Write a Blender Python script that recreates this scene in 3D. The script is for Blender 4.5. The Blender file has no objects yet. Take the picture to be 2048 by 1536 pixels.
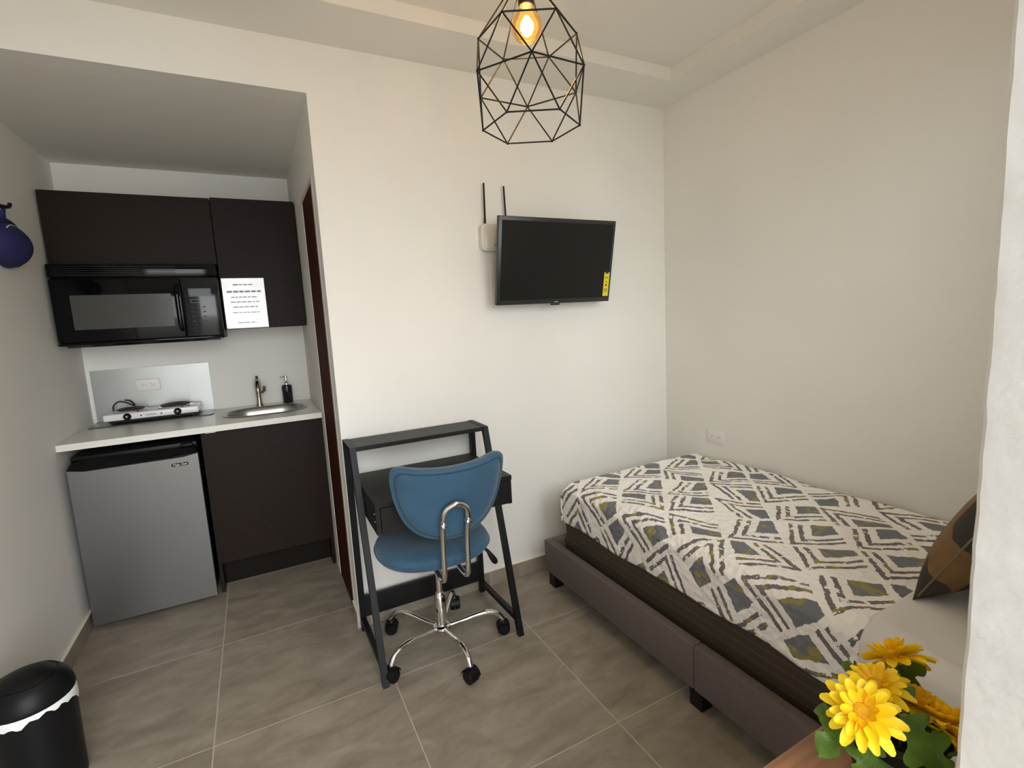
import bpy, bmesh, math, random
from mathutils import Vector, Matrix, Euler
random.seed(7)
sc = bpy.context.scene
COL = sc.collection
PI = math.pi

# ------------------------------------------------------------------ camera, world, exposure
CAM = Vector((-0.2878, -2.1952, 1.3552)); FPX = 991.4163
YAW, PITCH, ROLL = 0.4738, -0.1348, -0.0531
def cam_axes():
    cy, sy, cp, sp = math.cos(YAW), math.sin(YAW), math.cos(PITCH), math.sin(PITCH)
    f = Vector((sy*cp, cy*cp, sp)); r = Vector((cy, -sy, 0)); u = r.cross(f)
    c, s = math.cos(ROLL), math.sin(ROLL)
    return c*r + s*u, c*u - s*r, f
_r, _u, _f = cam_axes()
cd = bpy.data.cameras.new('camera'); cam = bpy.data.objects.new('camera', cd); COL.objects.link(cam)
cam.matrix_world = Matrix(((_r.x, _u.x, -_f.x, CAM.x), (_r.y, _u.y, -_f.y, CAM.y), (_r.z, _u.z, -_f.z, CAM.z), (0, 0, 0, 1)))
cd.sensor_fit = 'HORIZONTAL'; cd.sensor_width = 36.0; cd.lens = FPX / 2048 * 36.0
cd.clip_start = 0.02; cd.clip_end = 200
sc.camera = cam

w = bpy.data.worlds.new('sky'); sc.world = w; w.use_nodes = True
bg = w.node_tree.nodes['Background']
bg.inputs[0].default_value = (0.95, 0.97, 1.0, 1); bg.inputs[1].default_value = 6.0
sc.view_settings.view_transform = 'Standard'; sc.view_settings.look = 'None'
sc.view_settings.gamma = 1.0; sc.view_settings.use_curve_mapping = False
sc.view_settings.exposure = 0.45
sc.cycles.max_bounces = 12; sc.cycles.diffuse_bounces = 8; sc.cycles.transparent_max_bounces = 12
# daylight comes through the open doorway and an added window behind the camera; portals only guide the sampling of the sky
for nm, cx_, cz_, sx_, sz_ in (('doorway_portal', -0.38, 1.1, 1.36, 2.2), ('added_window_portal', 1.05, 1.60, 1.06, 1.30)):
    pl = bpy.data.lights.new(nm, 'AREA'); pl.shape = 'RECTANGLE'; pl.size = sx_; pl.size_y = sz_; pl.cycles.is_portal = True
    po = bpy.data.objects.new(nm, pl); COL.objects.link(po); po.location = (cx_, -2.22, cz_); po.rotation_euler = (PI/2, 0, 0)

# ------------------------------------------------------------------ room numbers (metres)
XL, XR, YB, YF = -1.1166, 1.8751, 1.2586, -1.994
ZA, ZS, ZC = 2.2657, 2.4551, 2.5125

# ------------------------------------------------------------------ mesh helpers: every shape is (verts, faces)
def box(x0, x1, y0, y1, z0, z1):
    v = [(x, y, z) for z in (z0, z1) for y in (y0, y1) for x in (x0, x1)]
    return v, [(0, 2, 3, 1), (4, 5, 7, 6), (0, 1, 5, 4), (2, 6, 7, 3), (0, 4, 6, 2), (1, 3, 7, 5)]
def rbox(x0, x1, y0, y1, z0, z1, r=0.004, seg=2):
    bm = bmesh.new(); v, f = box(x0, x1, y0, y1, z0, z1)
    vs = [bm.verts.new(p) for p in v]
    for q in f: bm.faces.new([vs[i] for i in q])
    bmesh.ops.bevel(bm, geom=list(bm.edges), offset=r, segments=seg, profile=0.5, affect='EDGES')
    return dump(bm)
def dump(bm):
    bm.verts.index_update()
    out = ([tuple(v.co) for v in bm.verts], [tuple(v.index for v in f.verts) for f in bm.faces]); bm.free(); return out
def prism(poly, axis, a, b):
    n = len(poly); mk = {'x': lambda p, t: (t, p[0], p[1]), 'y': lambda p, t: (p[0], t, p[1]), 'z': lambda p, t: (p[0], p[1], t)}[axis]
    v = [mk(p, a) for p in poly] + [mk(p, b) for p in poly]
    f = [tuple(range(n))[::-1], tuple(range(n, 2*n))] + [(i, (i+1) % n, n+(i+1) % n, n+i) for i in range(n)]
    return v, f
def tube(pts, r, n=10, closed=False, caps=True):
    P = [Vector(p) for p in pts]; m = len(P); rr = r if isinstance(r, (list, tuple)) else [r]*m
    V, Fc = [], []; prev = None
    for i, p in enumerate(P):
        if closed: t = (P[(i+1) % m] - P[i-1])
        else: t = (P[min(i+1, m-1)] - P[max(i-1, 0)])
        t.normalize()
        if prev is None:
            a = Vector((0, 0, 1)) if abs(t.z) < 0.9 else Vector((1, 0, 0))
            nx = t.cross(a).normalized()
        else:
            nx = (prev - t*prev.dot(t)).normalized()
        prev = nx; ny = t.cross(nx)
        for k in range(n):
            q = p + (nx*math.cos(2*PI*k/n) + ny*math.sin(2*PI*k/n))*rr[i]; V.append(tuple(q))
    for i in range(m if closed else m-1):
        j = (i+1) % m
        for k in range(n):
            Fc.append((i*n+k, i*n+(k+1) % n, j*n+(k+1) % n, j*n+k))
    if caps and not closed:
        Fc.append(tuple(range(n))[::-1]); Fc.append(tuple((m-1)*n+k for k in range(n)))
    return V, Fc
def bar(p0, p1, w, h, up=(0, 0, 1)):
    p0, p1 = Vector(p0), Vector(p1); t = (p1-p0).normalized(); s = t.cross(Vector(up)).normalized(); u = s.cross(t)
    V = [tuple(p + s*a*w/2 + u*b*h/2) for p in (p0, p1) for a, b in ((-1, -1), (1, -1), (1, 1), (-1, 1))]
    return V, [(3, 2, 1, 0), (4, 5, 6, 7), (0, 1, 5, 4), (1, 2, 6, 5), (2, 3, 7, 6), (3, 0, 4, 7)]
def lathe(prof, n=24, c=(0, 0, 0), axis='z'):
    V, Fc = [], []; m = len(prof)
    for r, z in prof:
        for k in range(n):
            a = 2*PI*k/n; q = (r*math.cos(a), r*math.sin(a), z)
            if axis == 'y': q = (q[0], q[2], q[1])
            if axis == 'x': q = (q[2], q[0], q[1])
            V.append((q[0]+c[0], q[1]+c[1], q[2]+c[2]))
    for i in range(m-1):
        for k in range(n): Fc.append((i*n+k, i*n+(k+1) % n, (i+1)*n+(k+1) % n, (i+1)*n+k))
    Fc.append(tuple(range(n))[::-1]); Fc.append(tuple((m-1)*n+k for k in range(n)))
    return V, Fc
def grid(fn, nu, nv):
    V = [fn(i/nu, j/nv) for j in range(nv+1) for i in range(nu+1)]
    Fc = [(j*(nu+1)+i, j*(nu+1)+i+1, (j+1)*(nu+1)+i+1, (j+1)*(nu+1)+i) for j in range(nv) for i in range(nu)]
    return V, Fc
def spline(pts, per=6, closed=False):
    P = [Vector(p) for p in pts]; m = len(P); out = []
    for i in range(m if closed else m-1):
        g = lambda k: P[k % m] if closed else P[max(0, min(m-1, k))]
        p0, p1, p2, p3 = g(i-1), g(i), g(i+1), g(i+2)
        for k in range(per):
            t = k/per
            out.append(0.5*((2*p1)+(p2-p0)*t+(2*p0-5*p1+4*p2-p3)*t*t+(3*p1-p0-3*p2+p3)*t**3))
    if not closed: out.append(P[-1])
    return [tuple(p) for p in out]
def rrect(x0, x1, y0, y1, r, n=6):
    out = []
    for cx, cy, a0 in ((x1-r, y1-r, 0), (x0+r, y1-r, PI/2), (x0+r, y0+r, PI), (x1-r, y0+r, 3*PI/2)):
        for k in range(n+1):
            a = a0+PI/2*k/n; out.append((cx+r*math.cos(a), cy+r*math.sin(a)))
    return out
def xf(shape, mat):
    return [tuple(mat @ Vector(p)) for p in shape[0]], shape[1]

def raw_mesh(name, shapes, mat, origin=(0, 0, 0), smooth=35):
    if isinstance(shapes, tuple): shapes = [shapes]
    V, Fc = [], []; ox, oy, oz = origin
    for v, f in shapes:
        b = len(V); V += [(p[0]-ox, p[1]-oy, p[2]-oz) for p in v]; Fc += [tuple(i+b for i in q) for q in f]
    me = bpy.data.meshes.new(name); me.from_pydata(V, [], Fc); me.update()
    bm = bmesh.new(); bm.from_mesh(me); bmesh.ops.recalc_face_normals(bm, faces=bm.faces); bm.to_mesh(me); bm.free()
    if smooth:
        me.polygons.foreach_set('use_smooth', [True]*len(me.polygons)); me.set_sharp_from_angle(angle=math.radians(smooth))
    if mat: me.materials.append(mat)
    return me
def link(name, me, parent=None, loc=(0, 0, 0)):
    o = bpy.data.objects.new(name, me); COL.objects.link(o); o.location = loc
    if parent: o.parent = parent
    return o
def tag(o, label=None, cat=None, group=None, kind=None):
    if label: o['label'] = label
    if cat: o['category'] = cat
    if group: o['group'] = group
    if kind: o['kind'] = kind
    return o
def thing(name, loc, label, cat, group=None, rotz=0):
    e = bpy.data.objects.new(name, None); COL.objects.link(e); e.location = loc; e.rotation_euler = (0, 0, rotz)
    e.empty_display_size = 0.05
    return tag(e, label, cat, group)
class T:
    """a thing with parts; shapes are given in world metres (or local when origin is zero)"""
    def __init__(s, name, loc, label, cat, group=None, rotz=0, local=False):
        s.e = thing(name, loc, label, cat, group, rotz); s.o = (0, 0, 0) if local else loc
    def part(s, name, shapes, mat, parent=None, label=None, smooth=35):
        o = link(name, raw_mesh(name, shapes, mat, s.o, smooth), parent or s.e)
        if label: o['label'] = label
        return o
def solo(name, shapes, mat, origin, label, cat, group=None, smooth=35):
    return tag(link(name, raw_mesh(name, shapes, mat, origin, smooth), None, origin), label, cat, group)
def struct(name, shapes, mat, label=None, parent=None, smooth=0):
    o = link(name, raw_mesh(name, shapes, mat, (0, 0, 0), smooth), parent)
    if not parent: o['kind'] = 'structure'
    if label: o['label'] = label
    return o
def text_mesh(name, s, size, mat, matrix, parent, origin, depth=0.0004, spacing=1.0):
    cu = bpy.data.curves.new(name, 'FONT'); cu.body = s; cu.size = size; cu.align_x = 'CENTER'; cu.align_y = 'CENTER'; cu.extrude = depth; cu.space_character = spacing
    t = bpy.data.objects.new(name, cu); COL.objects.link(t)
    dg = bpy.context.evaluated_depsgraph_get(); me = bpy.data.meshes.new_from_object(t.evaluated_get(dg))
    bpy.data.objects.remove(t); bpy.data.curves.remove(cu)
    me.transform(Matrix.Translation(-Vector(origin)) @ matrix); me.materials.clear(); me.materials.append(mat); me.name = name
    return link(name, me, parent)

# ------------------------------------------------------------------ materials
def srgb(r, g, b):
    f = lambda c: c/12.92 if c <= 0.04045 else ((c+0.055)/1.055)**2.4
    return (f(r/255), f(g/255), f(b/255), 1)
def mat(name, col, rough=0.5, metal=0.0, var=0.0, vscale=8.0, bump=0.0, bscale=60.0, coat=0.0, spec=0.5, stretch=None, sheen=0.0):
    m = bpy.data.materials.new(name); m.use_nodes = True; nt = m.node_tree; N, L = nt.nodes, nt.links
    b = N['Principled BSDF']; b.inputs['Base Color'].default_value = col; b.inputs['Roughness'].default_value = rough
    b.inputs['Metallic'].default_value = metal; b.inputs['Coat Weight'].default_value = coat; b.inputs['Specular IOR Level'].default_value = spec
    b.inputs['Sheen Weight'].default_value = sheen
    tc = N.new('ShaderNodeTexCoord'); mp = N.new('ShaderNodeMapping'); L.new(tc.outputs['Object'], mp.inputs[0])
    if stretch: mp.inputs['Scale'].default_value = stretch
    if var:
        n = N.new('ShaderNodeTexNoise'); n.inputs['Scale'].default_value = vscale; n.inputs['Detail'].default_value = 5; L.new(mp.outputs[0], n.inputs[0])
        cr = N.new('ShaderNodeValToRGB'); cr.color_ramp.elements[0].position = 0.3; cr.color_ramp.elements[1].position = 0.7
        cr.color_ramp.elements[0].color = tuple(c*(1-var) for c in col[:3])+(1,); cr.color_ramp.elements[1].color = tuple(min(1, c*(1+var)) for c in col[:3])+(1,)
        L.new(n.outputs[0], cr.inputs[0]); L.new(cr.outputs[0], b.inputs['Base Color'])
    if bump:
        n2 = N.new('ShaderNodeTexNoise'); n2.inputs['Scale'].default_value = bscale; n2.inputs['Detail'].default_value = 3; L.new(mp.outputs[0], n2.inputs[0])
        bp = N.new('ShaderNodeBump'); bp.inputs['Strength'].default_value = bump; bp.inputs['Distance'].default_value = 0.002
        L.new(n2.outputs[0], bp.inputs['Height']); L.new(bp.outputs[0], b.inputs['Normal'])
    return m
M = {}
M['wall'] = mat('wall_paint', (0.80, 0.79, 0.745, 1), 0.75, var=0.012, vscale=3, bump=0.08, bscale=45)
M['ceil'] = mat('ceiling_paint', (0.78, 0.765, 0.715, 1), 0.8, bump=0.05, bscale=40)
M['plaster'] = mat('rough_plaster', (0.76, 0.76, 0.74, 1), 0.8, var=0.03, vscale=14, bump=0.5, bscale=60)
M['grout'] = mat('grout', (0.50, 0.45, 0.37, 1), 0.85)
M['cap'] = mat('cream_caulk', (0.80, 0.76, 0.62, 1), 0.6)
M['espresso'] = mat('espresso_laminate', (0.015, 0.0085, 0.0058, 1), 0.5, spec=0.14, var=0.25, vscale=30, stretch=(1, 1, 6), bump=0.03, bscale=90)
M['espresso_in'] = mat('espresso_carcass', (0.012, 0.008, 0.006, 1), 0.55, spec=0.1)
M['door'] = mat('mahogany_door', (0.050, 0.013, 0.007, 1), 0.7, spec=0.06, var=0.35, vscale=10, stretch=(8, 8, 0.6))
M['frame'] = mat('door_frame_paint', (0.50, 0.45, 0.44, 1), 0.5)
M['counter'] = mat('white_quartz', (0.74, 0.73, 0.67, 1), 0.28, var=0.04, vscale=220)
M['steel'] = mat('brushed_steel', (0.50, 0.50, 0.485, 1), 0.33, 1.0, bump=0.02, bscale=30, stretch=(1, 1, 40))
M['fridge_steel'] = mat('fridge_steel', (0.18, 0.18, 0.172, 1), 0.42, 0.85, var=0.02, vscale=40, stretch=(20, 1, 1))
M['splash'] = mat('splash_steel', (0.34, 0.35, 0.335, 1), 0.36, 0.9, var=0.08, vscale=4, bump=0.06, bscale=8)
M['chrome'] = mat('chrome', (0.78, 0.77, 0.75, 1), 0.07, 1.0)
M['nickel'] = mat('brushed_nickel', (0.42, 0.37, 0.32, 1), 0.25, 1.0)
M['blackgloss'] = mat('black_gloss', (0.003, 0.003, 0.0035, 1), 0.08, spec=0.22)
M['blackplastic'] = mat('black_plastic', (0.006, 0.006, 0.0065, 1), 0.42, spec=0.2)
M['blackmatte'] = mat('black_powder_coat', (0.006, 0.006, 0.0065, 1), 0.45, spec=0.25)
M['deskwood'] = mat('black_desk_laminate', (0.009, 0.0085, 0.0085, 1), 0.45, spec=0.3, var=0.2, vscale=25, stretch=(1, 8, 8))
M['mwglass'] = mat('microwave_window', (0.060, 0.062, 0.056, 1), 0.16, spec=0.25)
M['panel'] = mat('control_panel', (0.008, 0.012, 0.014, 1), 0.10, spec=0.35)
M['print'] = mat('pale_print', (0.30, 0.36, 0.36, 1), 0.5)
M['white'] = mat('white_plastic', (0.80, 0.79, 0.76, 1), 0.4)
M['whitemetal'] = mat('white_enamel', (0.80, 0.80, 0.80, 1), 0.25)
M['dark'] = mat('dark_slot', (0.03, 0.03, 0.03, 1), 0.6)
M['coil'] = mat('coil_element', (0.035, 0.024, 0.020, 1), 0.5)
M['soap'] = mat('black_ceramic', (0.006, 0.006, 0.008, 1), 0.12)
M['screen'] = mat('tv_screen', (0.008, 0.009, 0.008, 1), 0.28, spec=0.3)
M['bezel'] = mat('tv_bezel', (0.022, 0.024, 0.024, 1), 0.3)
M['yellow'] = mat('yellow_label', (0.75, 0.62, 0.03, 1), 0.5)
M['router'] = mat('router_white', (0.72, 0.69, 0.64, 1), 0.45)
M['blue'] = mat('blue_velvet', srgb(44, 83, 109), 0.75, var=0.16, vscale=7, bump=0.12, bscale=160, sheen=0.2)
M['bluedark'] = mat('blue_piping', srgb(37, 70, 93), 0.8)
M['bedfabric'] = mat('grey_taupe_upholstery', srgb(100, 90, 86), 0.9, var=0.05, vscale=40, bump=0.2, bscale=300)
M['sheet'] = mat('white_sheet', (0.74, 0.72, 0.69, 1), 0.85, bump=0.35, bscale=9)
M['binbag'] = mat('white_bin_bag', (0.80, 0.82, 0.80, 1), 0.45, bump=0.4, bscale=40)
M['capblue'] = mat('blue_cap_fabric', srgb(24, 28, 80), 0.75, var=0.12, vscale=20)
M['tablewood'] = mat('table_oak', srgb(150, 108, 78), 0.45, var=0.22, vscale=9, stretch=(1, 12, 12))
M['petal'] = mat('yellow_petal', srgb(255, 214, 16), 0.5, var=0.12, vscale=60)
M['petal2'] = mat('deep_yellow_petal', srgb(253, 200, 12), 0.5, var=0.12, vscale=60)
M['disc'] = mat('flower_disc', srgb(225, 172, 24), 0.8, bump=1.0, bscale=500)
M['leaf'] = mat('green_leaf', srgb(76, 108, 28), 0.5, var=0.35, vscale=3.5, bump=0.9, bscale=7)
M['stem'] = mat('green_stem', srgb(70, 100, 30), 0.6)
M['pot'] = mat('dark_pot', (0.010, 0.012, 0.008, 1), 0.5, spec=0.2)
M['concrete2'] = mat('light_baffle_render', (0.30, 0.285, 0.26, 1), 0.9, var=0.1, vscale=3)  # for the added left baffle, kept dark to dim the jamb
M['concrete'] = mat('patio_concrete', (0.42, 0.39, 0.35, 1), 0.9, var=0.1, vscale=3)

def tile_material():
    m = bpy.data.materials.new('grey_cement_tile'); m.use_nodes = True; nt = m.node_tree; N, L = nt.nodes, nt.links; b = N['Principled BSDF']
    tc = N.new('ShaderNodeTexCoord'); oi = N.new('ShaderNodeObjectInfo'); ad = N.new('ShaderNodeVectorMath'); ad.operation = 'ADD'
    ml = N.new('ShaderNodeMath'); ml.operation = 'MULTIPLY'; ml.inputs[1].default_value = 37.0
    L.new(oi.outputs['Random'], ml.inputs[0]); L.new(tc.outputs['Object'], ad.inputs[0]); L.new(ml.outputs[0], ad.inputs[1])
    n1 = N.new('ShaderNodeTexNoise'); n1.inputs['Scale'].default_value = 5.5; n1.inputs['Detail'].default_value = 8; n1.inputs['Roughness'].default_value = 0.62; n1.inputs['Distortion'].default_value = 0.6
    mp = N.new('ShaderNodeMapping'); mp.inputs['Rotation'].default_value = (0, 0, 0.5); mp.inputs['Scale'].default_value = (1, 2.2, 1)
    L.new(ad.outputs[0], mp.inputs[0]); L.new(mp.outputs[0], n1.inputs[0])
    cr = N.new('ShaderNodeValToRGB'); e = cr.color_ramp.elements
    e[0].position = 0.32; e[0].color = (0.215, 0.181, 0.138, 1); e[1].position = 0.68; e[1].color = (0.360, 0.315, 0.255, 1)
    L.new(n1.outputs[0], cr.inputs[0]); L.new(cr.outputs[0], b.inputs['Base Color'])
    mr = N.new('ShaderNodeMapRange'); mr.inputs['To Min'].default_value = 0.36; mr.inputs['To Max'].default_value = 0.5
    L.new(n1.outputs[0], mr.inputs[0]); L.new(mr.outputs[0], b.inputs['Roughness'])
    return m
M['tile'] = tile_material()

def boxspring_material():
    m = bpy.data.materials.new('brown_stitched_fabric'); m.use_nodes = True; nt = m.node_tree; N, L = nt.nodes, nt.links; b = N['Principled BSDF']
    b.inputs['Roughness'].default_value = 0.85
    tc = N.new('ShaderNodeTexCoord'); sx = N.new('ShaderNodeSeparateXYZ'); L.new(tc.outputs['Object'], sx.inputs[0])
    mu = N.new('ShaderNodeMath'); mu.operation = 'MULTIPLY'; mu.inputs[1].default_value = 1/0.031; L.new(sx.outputs[2], mu.inputs[0])
    fr = N.new('ShaderNodeMath'); fr.operation = 'FRACT'; L.new(mu.outputs[0], fr.inputs[0])
    cr = N.new('ShaderNodeValToRGB'); cr.color_ramp.interpolation = 'LINEAR'; e = cr.color_ramp.elements
    e[0].position = 0.0; e[0].color = (0.052, 0.038, 0.024, 1); e[1].position = 0.86; e[1].color = (0.052, 0.038, 0.024, 1)
    x = e.new(0.93); x.color = (0.115, 0.088, 0.056, 1)
    y = e.new(1.0); y.color = (0.04, 0.029, 0.018, 1)
    L.new(fr.outputs[0], cr.inputs[0]); L.new(cr.outputs[0], b.inputs['Base Color'])
    n2 = N.new('ShaderNodeTexNoise'); n2.inputs['Scale'].default_value = 250; bp = N.new('ShaderNodeBump'); bp.inputs['Strength'].default_value = 0.3; bp.inputs['Distance'].default_value = 0.001
    L.new(tc.outputs['Object'], n2.inputs[0]); L.new(n2.outputs[0], bp.inputs['Height']); L.new(bp.outputs[0], b.inputs['Normal'])
    return m
M['boxspring'] = boxspring_material()

class NB:
    """tiny node-maths builder"""
    def __init__(s, nt): s.N, s.L = nt.nodes, nt.links
    def m(s, op, a, b=None, c=None):
        n = s.N.new('ShaderNodeMath'); n.operation = op
        for i, x in enumerate((a, b, c)):
            if x is None: continue
            if hasattr(x, 'is_output'): s.L.new(x, n.inputs[i])
            else: n.inputs[i].default_value = x
        return n.outputs[0]
    def mix(s, f, a, b):
        n = s.N.new('ShaderNodeMix'); n.data_type = 'RGBA'
        for i, x in ((0, f), (6, a), (7, b)):
            if hasattr(x, 'is_output'): s.L.new(x, n.inputs[i])
            else: n.inputs[i].default_value = x
        return n.outputs[2]
    def noise(s, vec, scale, detail=2):
        n = s.N.new('ShaderNodeTexNoise'); n.inputs['Scale'].default_value = scale; n.inputs['Detail'].default_value = detail; s.L.new(vec, n.inputs[0]); return n
def bedspread_material():
    m = bpy.data.materials.new('printed_quilt'); m.use_nodes = True; nt = m.node_tree; N, L = nt.nodes, nt.links; b = N['Principled BSDF']; q = NB(nt)
    b.inputs['Roughness'].default_value = 0.85
    uv = N.new('ShaderNodeUVMap'); uv.uv_map = 'UVMap'
    nz = q.noise(uv.outputs[0], 26, 4); nzf = q.noise(uv.outputs[0], 90, 3)
    def jig(node, amt):
        v = N.new('ShaderNodeVectorMath'); v.operation = 'SUBTRACT'; L.new(node.outputs['Color'], v.inputs[0]); v.inputs[1].default_value = (0.5, 0.5, 0.5)
        k = N.new('ShaderNodeVectorMath'); k.operation = 'SCALE'; L.new(v.outputs[0], k.inputs[0]); k.inputs['Scale'].default_value = amt; return k.outputs[0]
    a1 = N.new('ShaderNodeVectorMath'); a1.operation = 'ADD'; L.new(uv.outputs[0], a1.inputs[0]); L.new(jig(nz, 0.020), a1.inputs[1])
    a2 = N.new('ShaderNodeVectorMath'); a2.operation = 'ADD'; L.new(a1.outputs[0], a2.inputs[0]); L.new(jig(nzf, 0.009), a2.inputs[1])
    sx = N.new('ShaderNodeSeparateXYZ'); L.new(a2.outputs[0], sx.inputs[0])
    S = 1/0.262
    A = q.m('MULTIPLY', q.m('ADD', sx.outputs[0], q.m('MULTIPLY', sx.outputs[1], 0.92)), S)
    B = q.m('MULTIPLY', q.m('SUBTRACT', sx.outputs[0], q.m('MULTIPLY', sx.outputs[1], 0.92)), S)
    fa, fb = q.m('FRACT', q.m('ADD', A, 40.13)), q.m('FRACT', q.m('ADD', B, 40.37))
    ia, ib = q.m('FLOOR', q.m('ADD', A, 40.13)), q.m('FLOOR', q.m('ADD', B, 40.37))
    cv = N.new('ShaderNodeCombineXYZ'); L.new(ia, cv.inputs[0]); L.new(ib, cv.inputs[1])
    wn = N.new('ShaderNodeTexWhiteNoise'); L.new(cv.outputs[0], wn.inputs[0])
    ws = N.new('ShaderNodeSeparateColor'); L.new(wn.outputs['Color'], ws.inputs[0])
    # each diamond is turned one of four ways
    fl1 = q.m('GREATER_THAN', ws.outputs[0], 0.70); fl2 = q.m('GREATER_THAN', ws.outputs[1], 0.66)
    inv = lambda f, c: q.m('ABSOLUTE', q.m('SUBTRACT', c, f))
    ga, gb = inv(fa, fl1), inv(fb, fl2)
    k1 = q.m('MULTIPLY', ws.outputs[2], 0.42); k2 = q.m('MULTIPLY', q.m('SUBTRACT', 1.0, ws.outputs[2]), 0.36)
    mn = q.m('MINIMUM', q.m('SUBTRACT', ga, q.m('MULTIPLY', gb, k1)), q.m('SUBTRACT', gb, q.m('MULTIPLY', ga, k2))); mx = q.m('MAXIMUM', ga, gb)
    band = lambda v, lo, hi: q.m('MULTIPLY', q.m('GREATER_THAN', v, lo), q.m('LESS_THAN', v, hi))
    keep = q.m('LESS_THAN', mx, 0.945)
    s1 = band(mn, 0.03, 0.105); s2 = band(mn, 0.195, 0.27); s3 = band(mn, 0.40, 0.97)
    stroke = q.m('MULTIPLY', q.m('MAXIMUM', s1, s2), keep); patch = q.m('MULTIPLY', s3, keep)
    # dry-brush gaps
    dry = q.noise(uv.outputs[0], 34, 5); wet = q.m('GREATER_THAN', dry.outputs[0], 0.40)
    stroke = q.m('MULTIPLY', stroke, wet)
    ink = q.noise(uv.outputs[0], 7, 2)
    yl = q.noise(uv.outputs[0], 11, 1); yellow = band(yl.outputs[0], 0.575, 0.64)
    patchc = q.mix(ink.outputs[0], srgb(104, 110, 123), srgb(132, 133, 136)); strokec = q.mix(ink.outputs[0], srgb(108, 102, 107), srgb(130, 122, 122))
    patchc = q.mix(q.m('MULTIPLY', yellow, 0.75), patchc, srgb(160, 148, 66)); strokec = q.mix(q.m('MULTIPLY', yellow, 0.8), strokec, srgb(164, 150, 64))
    c = q.mix(stroke, srgb(250, 248, 244), strokec); c = q.mix(patch, c, patchc)
    L.new(c, b.inputs['Base Color'])
    vo = N.new('ShaderNodeTexVoronoi'); vo.inputs['Scale'].default_value = 42; L.new(uv.outputs[0], vo.inputs[0])
    bp = N.new('ShaderNodeBump'); bp.inputs['Strength'].default_value = 0.8; bp.inputs['Distance'].default_value = 0.008
    L.new(vo.outputs['Distance'], bp.inputs['Height']); L.new(bp.outputs[0], b.inputs['Normal'])
    return m
M['quilt'] = bedspread_material()

def patchwork_material():
    m = bpy.data.materials.new('patchwork_print'); m.use_nodes = True; nt = m.node_tree; N, L = nt.nodes, nt.links; b = N['Principled BSDF']; q = NB(nt)
    b.inputs['Roughness'].default_value = 0.85
    tc = N.new('ShaderNodeTexCoord'); nz = q.noise(tc.outputs['Object'], 22, 4)
    vo = N.new('ShaderNodeTexVoronoi'); vo.distance = 'CHEBYCHEV'; vo.inputs['Scale'].default_value = 7.0; L.new(tc.outputs['Object'], vo.inputs[0])
    sp = N.new('ShaderNodeSeparateColor'); L.new(vo.outputs['Color'], sp.inputs[0])
    cr = N.new('ShaderNodeValToRGB'); cr.color_ramp.interpolation = 'CONSTANT'; e = cr.color_ramp.elements
    e[0].position = 0; e[0].color = srgb(62, 56, 48); e[1].position = 0.42; e[1].color = srgb(140, 106, 64)
    x = e.new(0.6); x.color = srgb(74, 68, 56)
    x = e.new(0.78); x.color = srgb(160, 124, 86)
    L.new(sp.outputs[0], cr.inputs[0])
    L.new(q.mix(q.m('MULTIPLY', nz.outputs[0], 0.6), cr.outputs[0], srgb(40, 36, 30)), b.inputs['Base Color'])
    return m
M['patchwork'] = patchwork_material()

def emit_mat(name, col, strength):
    m = bpy.data.materials.new(name); m.use_nodes = True; nt = m.node_tree; nt.nodes.clear()
    e = nt.nodes.new('ShaderNodeEmission'); e.inputs[0].default_value = col; e.inputs[1].default_value = strength
    o = nt.nodes.new('ShaderNodeOutputMaterial'); nt.links.new(e.outputs[0], o.inputs[0]); return m
M['filament'] = emit_mat('glowing_filament', (1.0, 0.62, 0.20, 1), 28.0)
def bulb_glass():
    m = bpy.data.materials.new('amber_bulb_glass'); m.use_nodes = True; nt = m.node_tree; N, L = nt.nodes, nt.links; N.clear()
    t = N.new('ShaderNodeBsdfTransparent'); t.inputs[0].default_value = (1.0, 0.80, 0.46, 1)
    e = N.new('ShaderNodeEmission'); e.inputs[0].default_value = (1.0, 0.45, 0.08, 1); e.inputs[1].default_value = 0.30
    g = N.new('ShaderNodeBsdfGlossy'); g.inputs[1].default_value = 0.05; g.inputs[0].default_value = (1, 1, 1, 1)
    lw = N.new('ShaderNodeFresnel'); lw.inputs[0].default_value = 1.35
    a = N.new('ShaderNodeAddShader'); x = N.new('ShaderNodeMixShader'); o = N.new('ShaderNodeOutputMaterial')
    L.new(t.outputs[0], a.inputs[0]); L.new(e.outputs[0], a.inputs[1]); L.new(lw.outputs[0], x.inputs[0]); L.new(a.outputs[0], x.inputs[1]); L.new(g.outputs[0], x.inputs[2]); L.new(x.outputs[0], o.inputs[0])
    return m
M['bulb'] = bulb_glass()
def pane_glass():  # glass of the window added for its light
    m = bpy.data.materials.new('added_window_glass'); m.use_nodes = True; nt = m.node_tree; N, L = nt.nodes, nt.links; N.clear()
    t = N.new('ShaderNodeBsdfTransparent'); t.inputs[0].default_value = (0.96, 0.97, 0.96, 1); g = N.new('ShaderNodeBsdfGlossy'); g.inputs[1].default_value = 0.02
    f = N.new('ShaderNodeFresnel'); f.inputs[0].default_value = 1.45; x = N.new('ShaderNodeMixShader'); o = N.new('ShaderNodeOutputMaterial')
    L.new(f.outputs[0], x.inputs[0]); L.new(t.outputs[0], x.inputs[1]); L.new(g.outputs[0], x.inputs[2]); L.new(x.outputs[0], o.inputs[0]); return m
M['pane'] = pane_glass()

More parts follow.
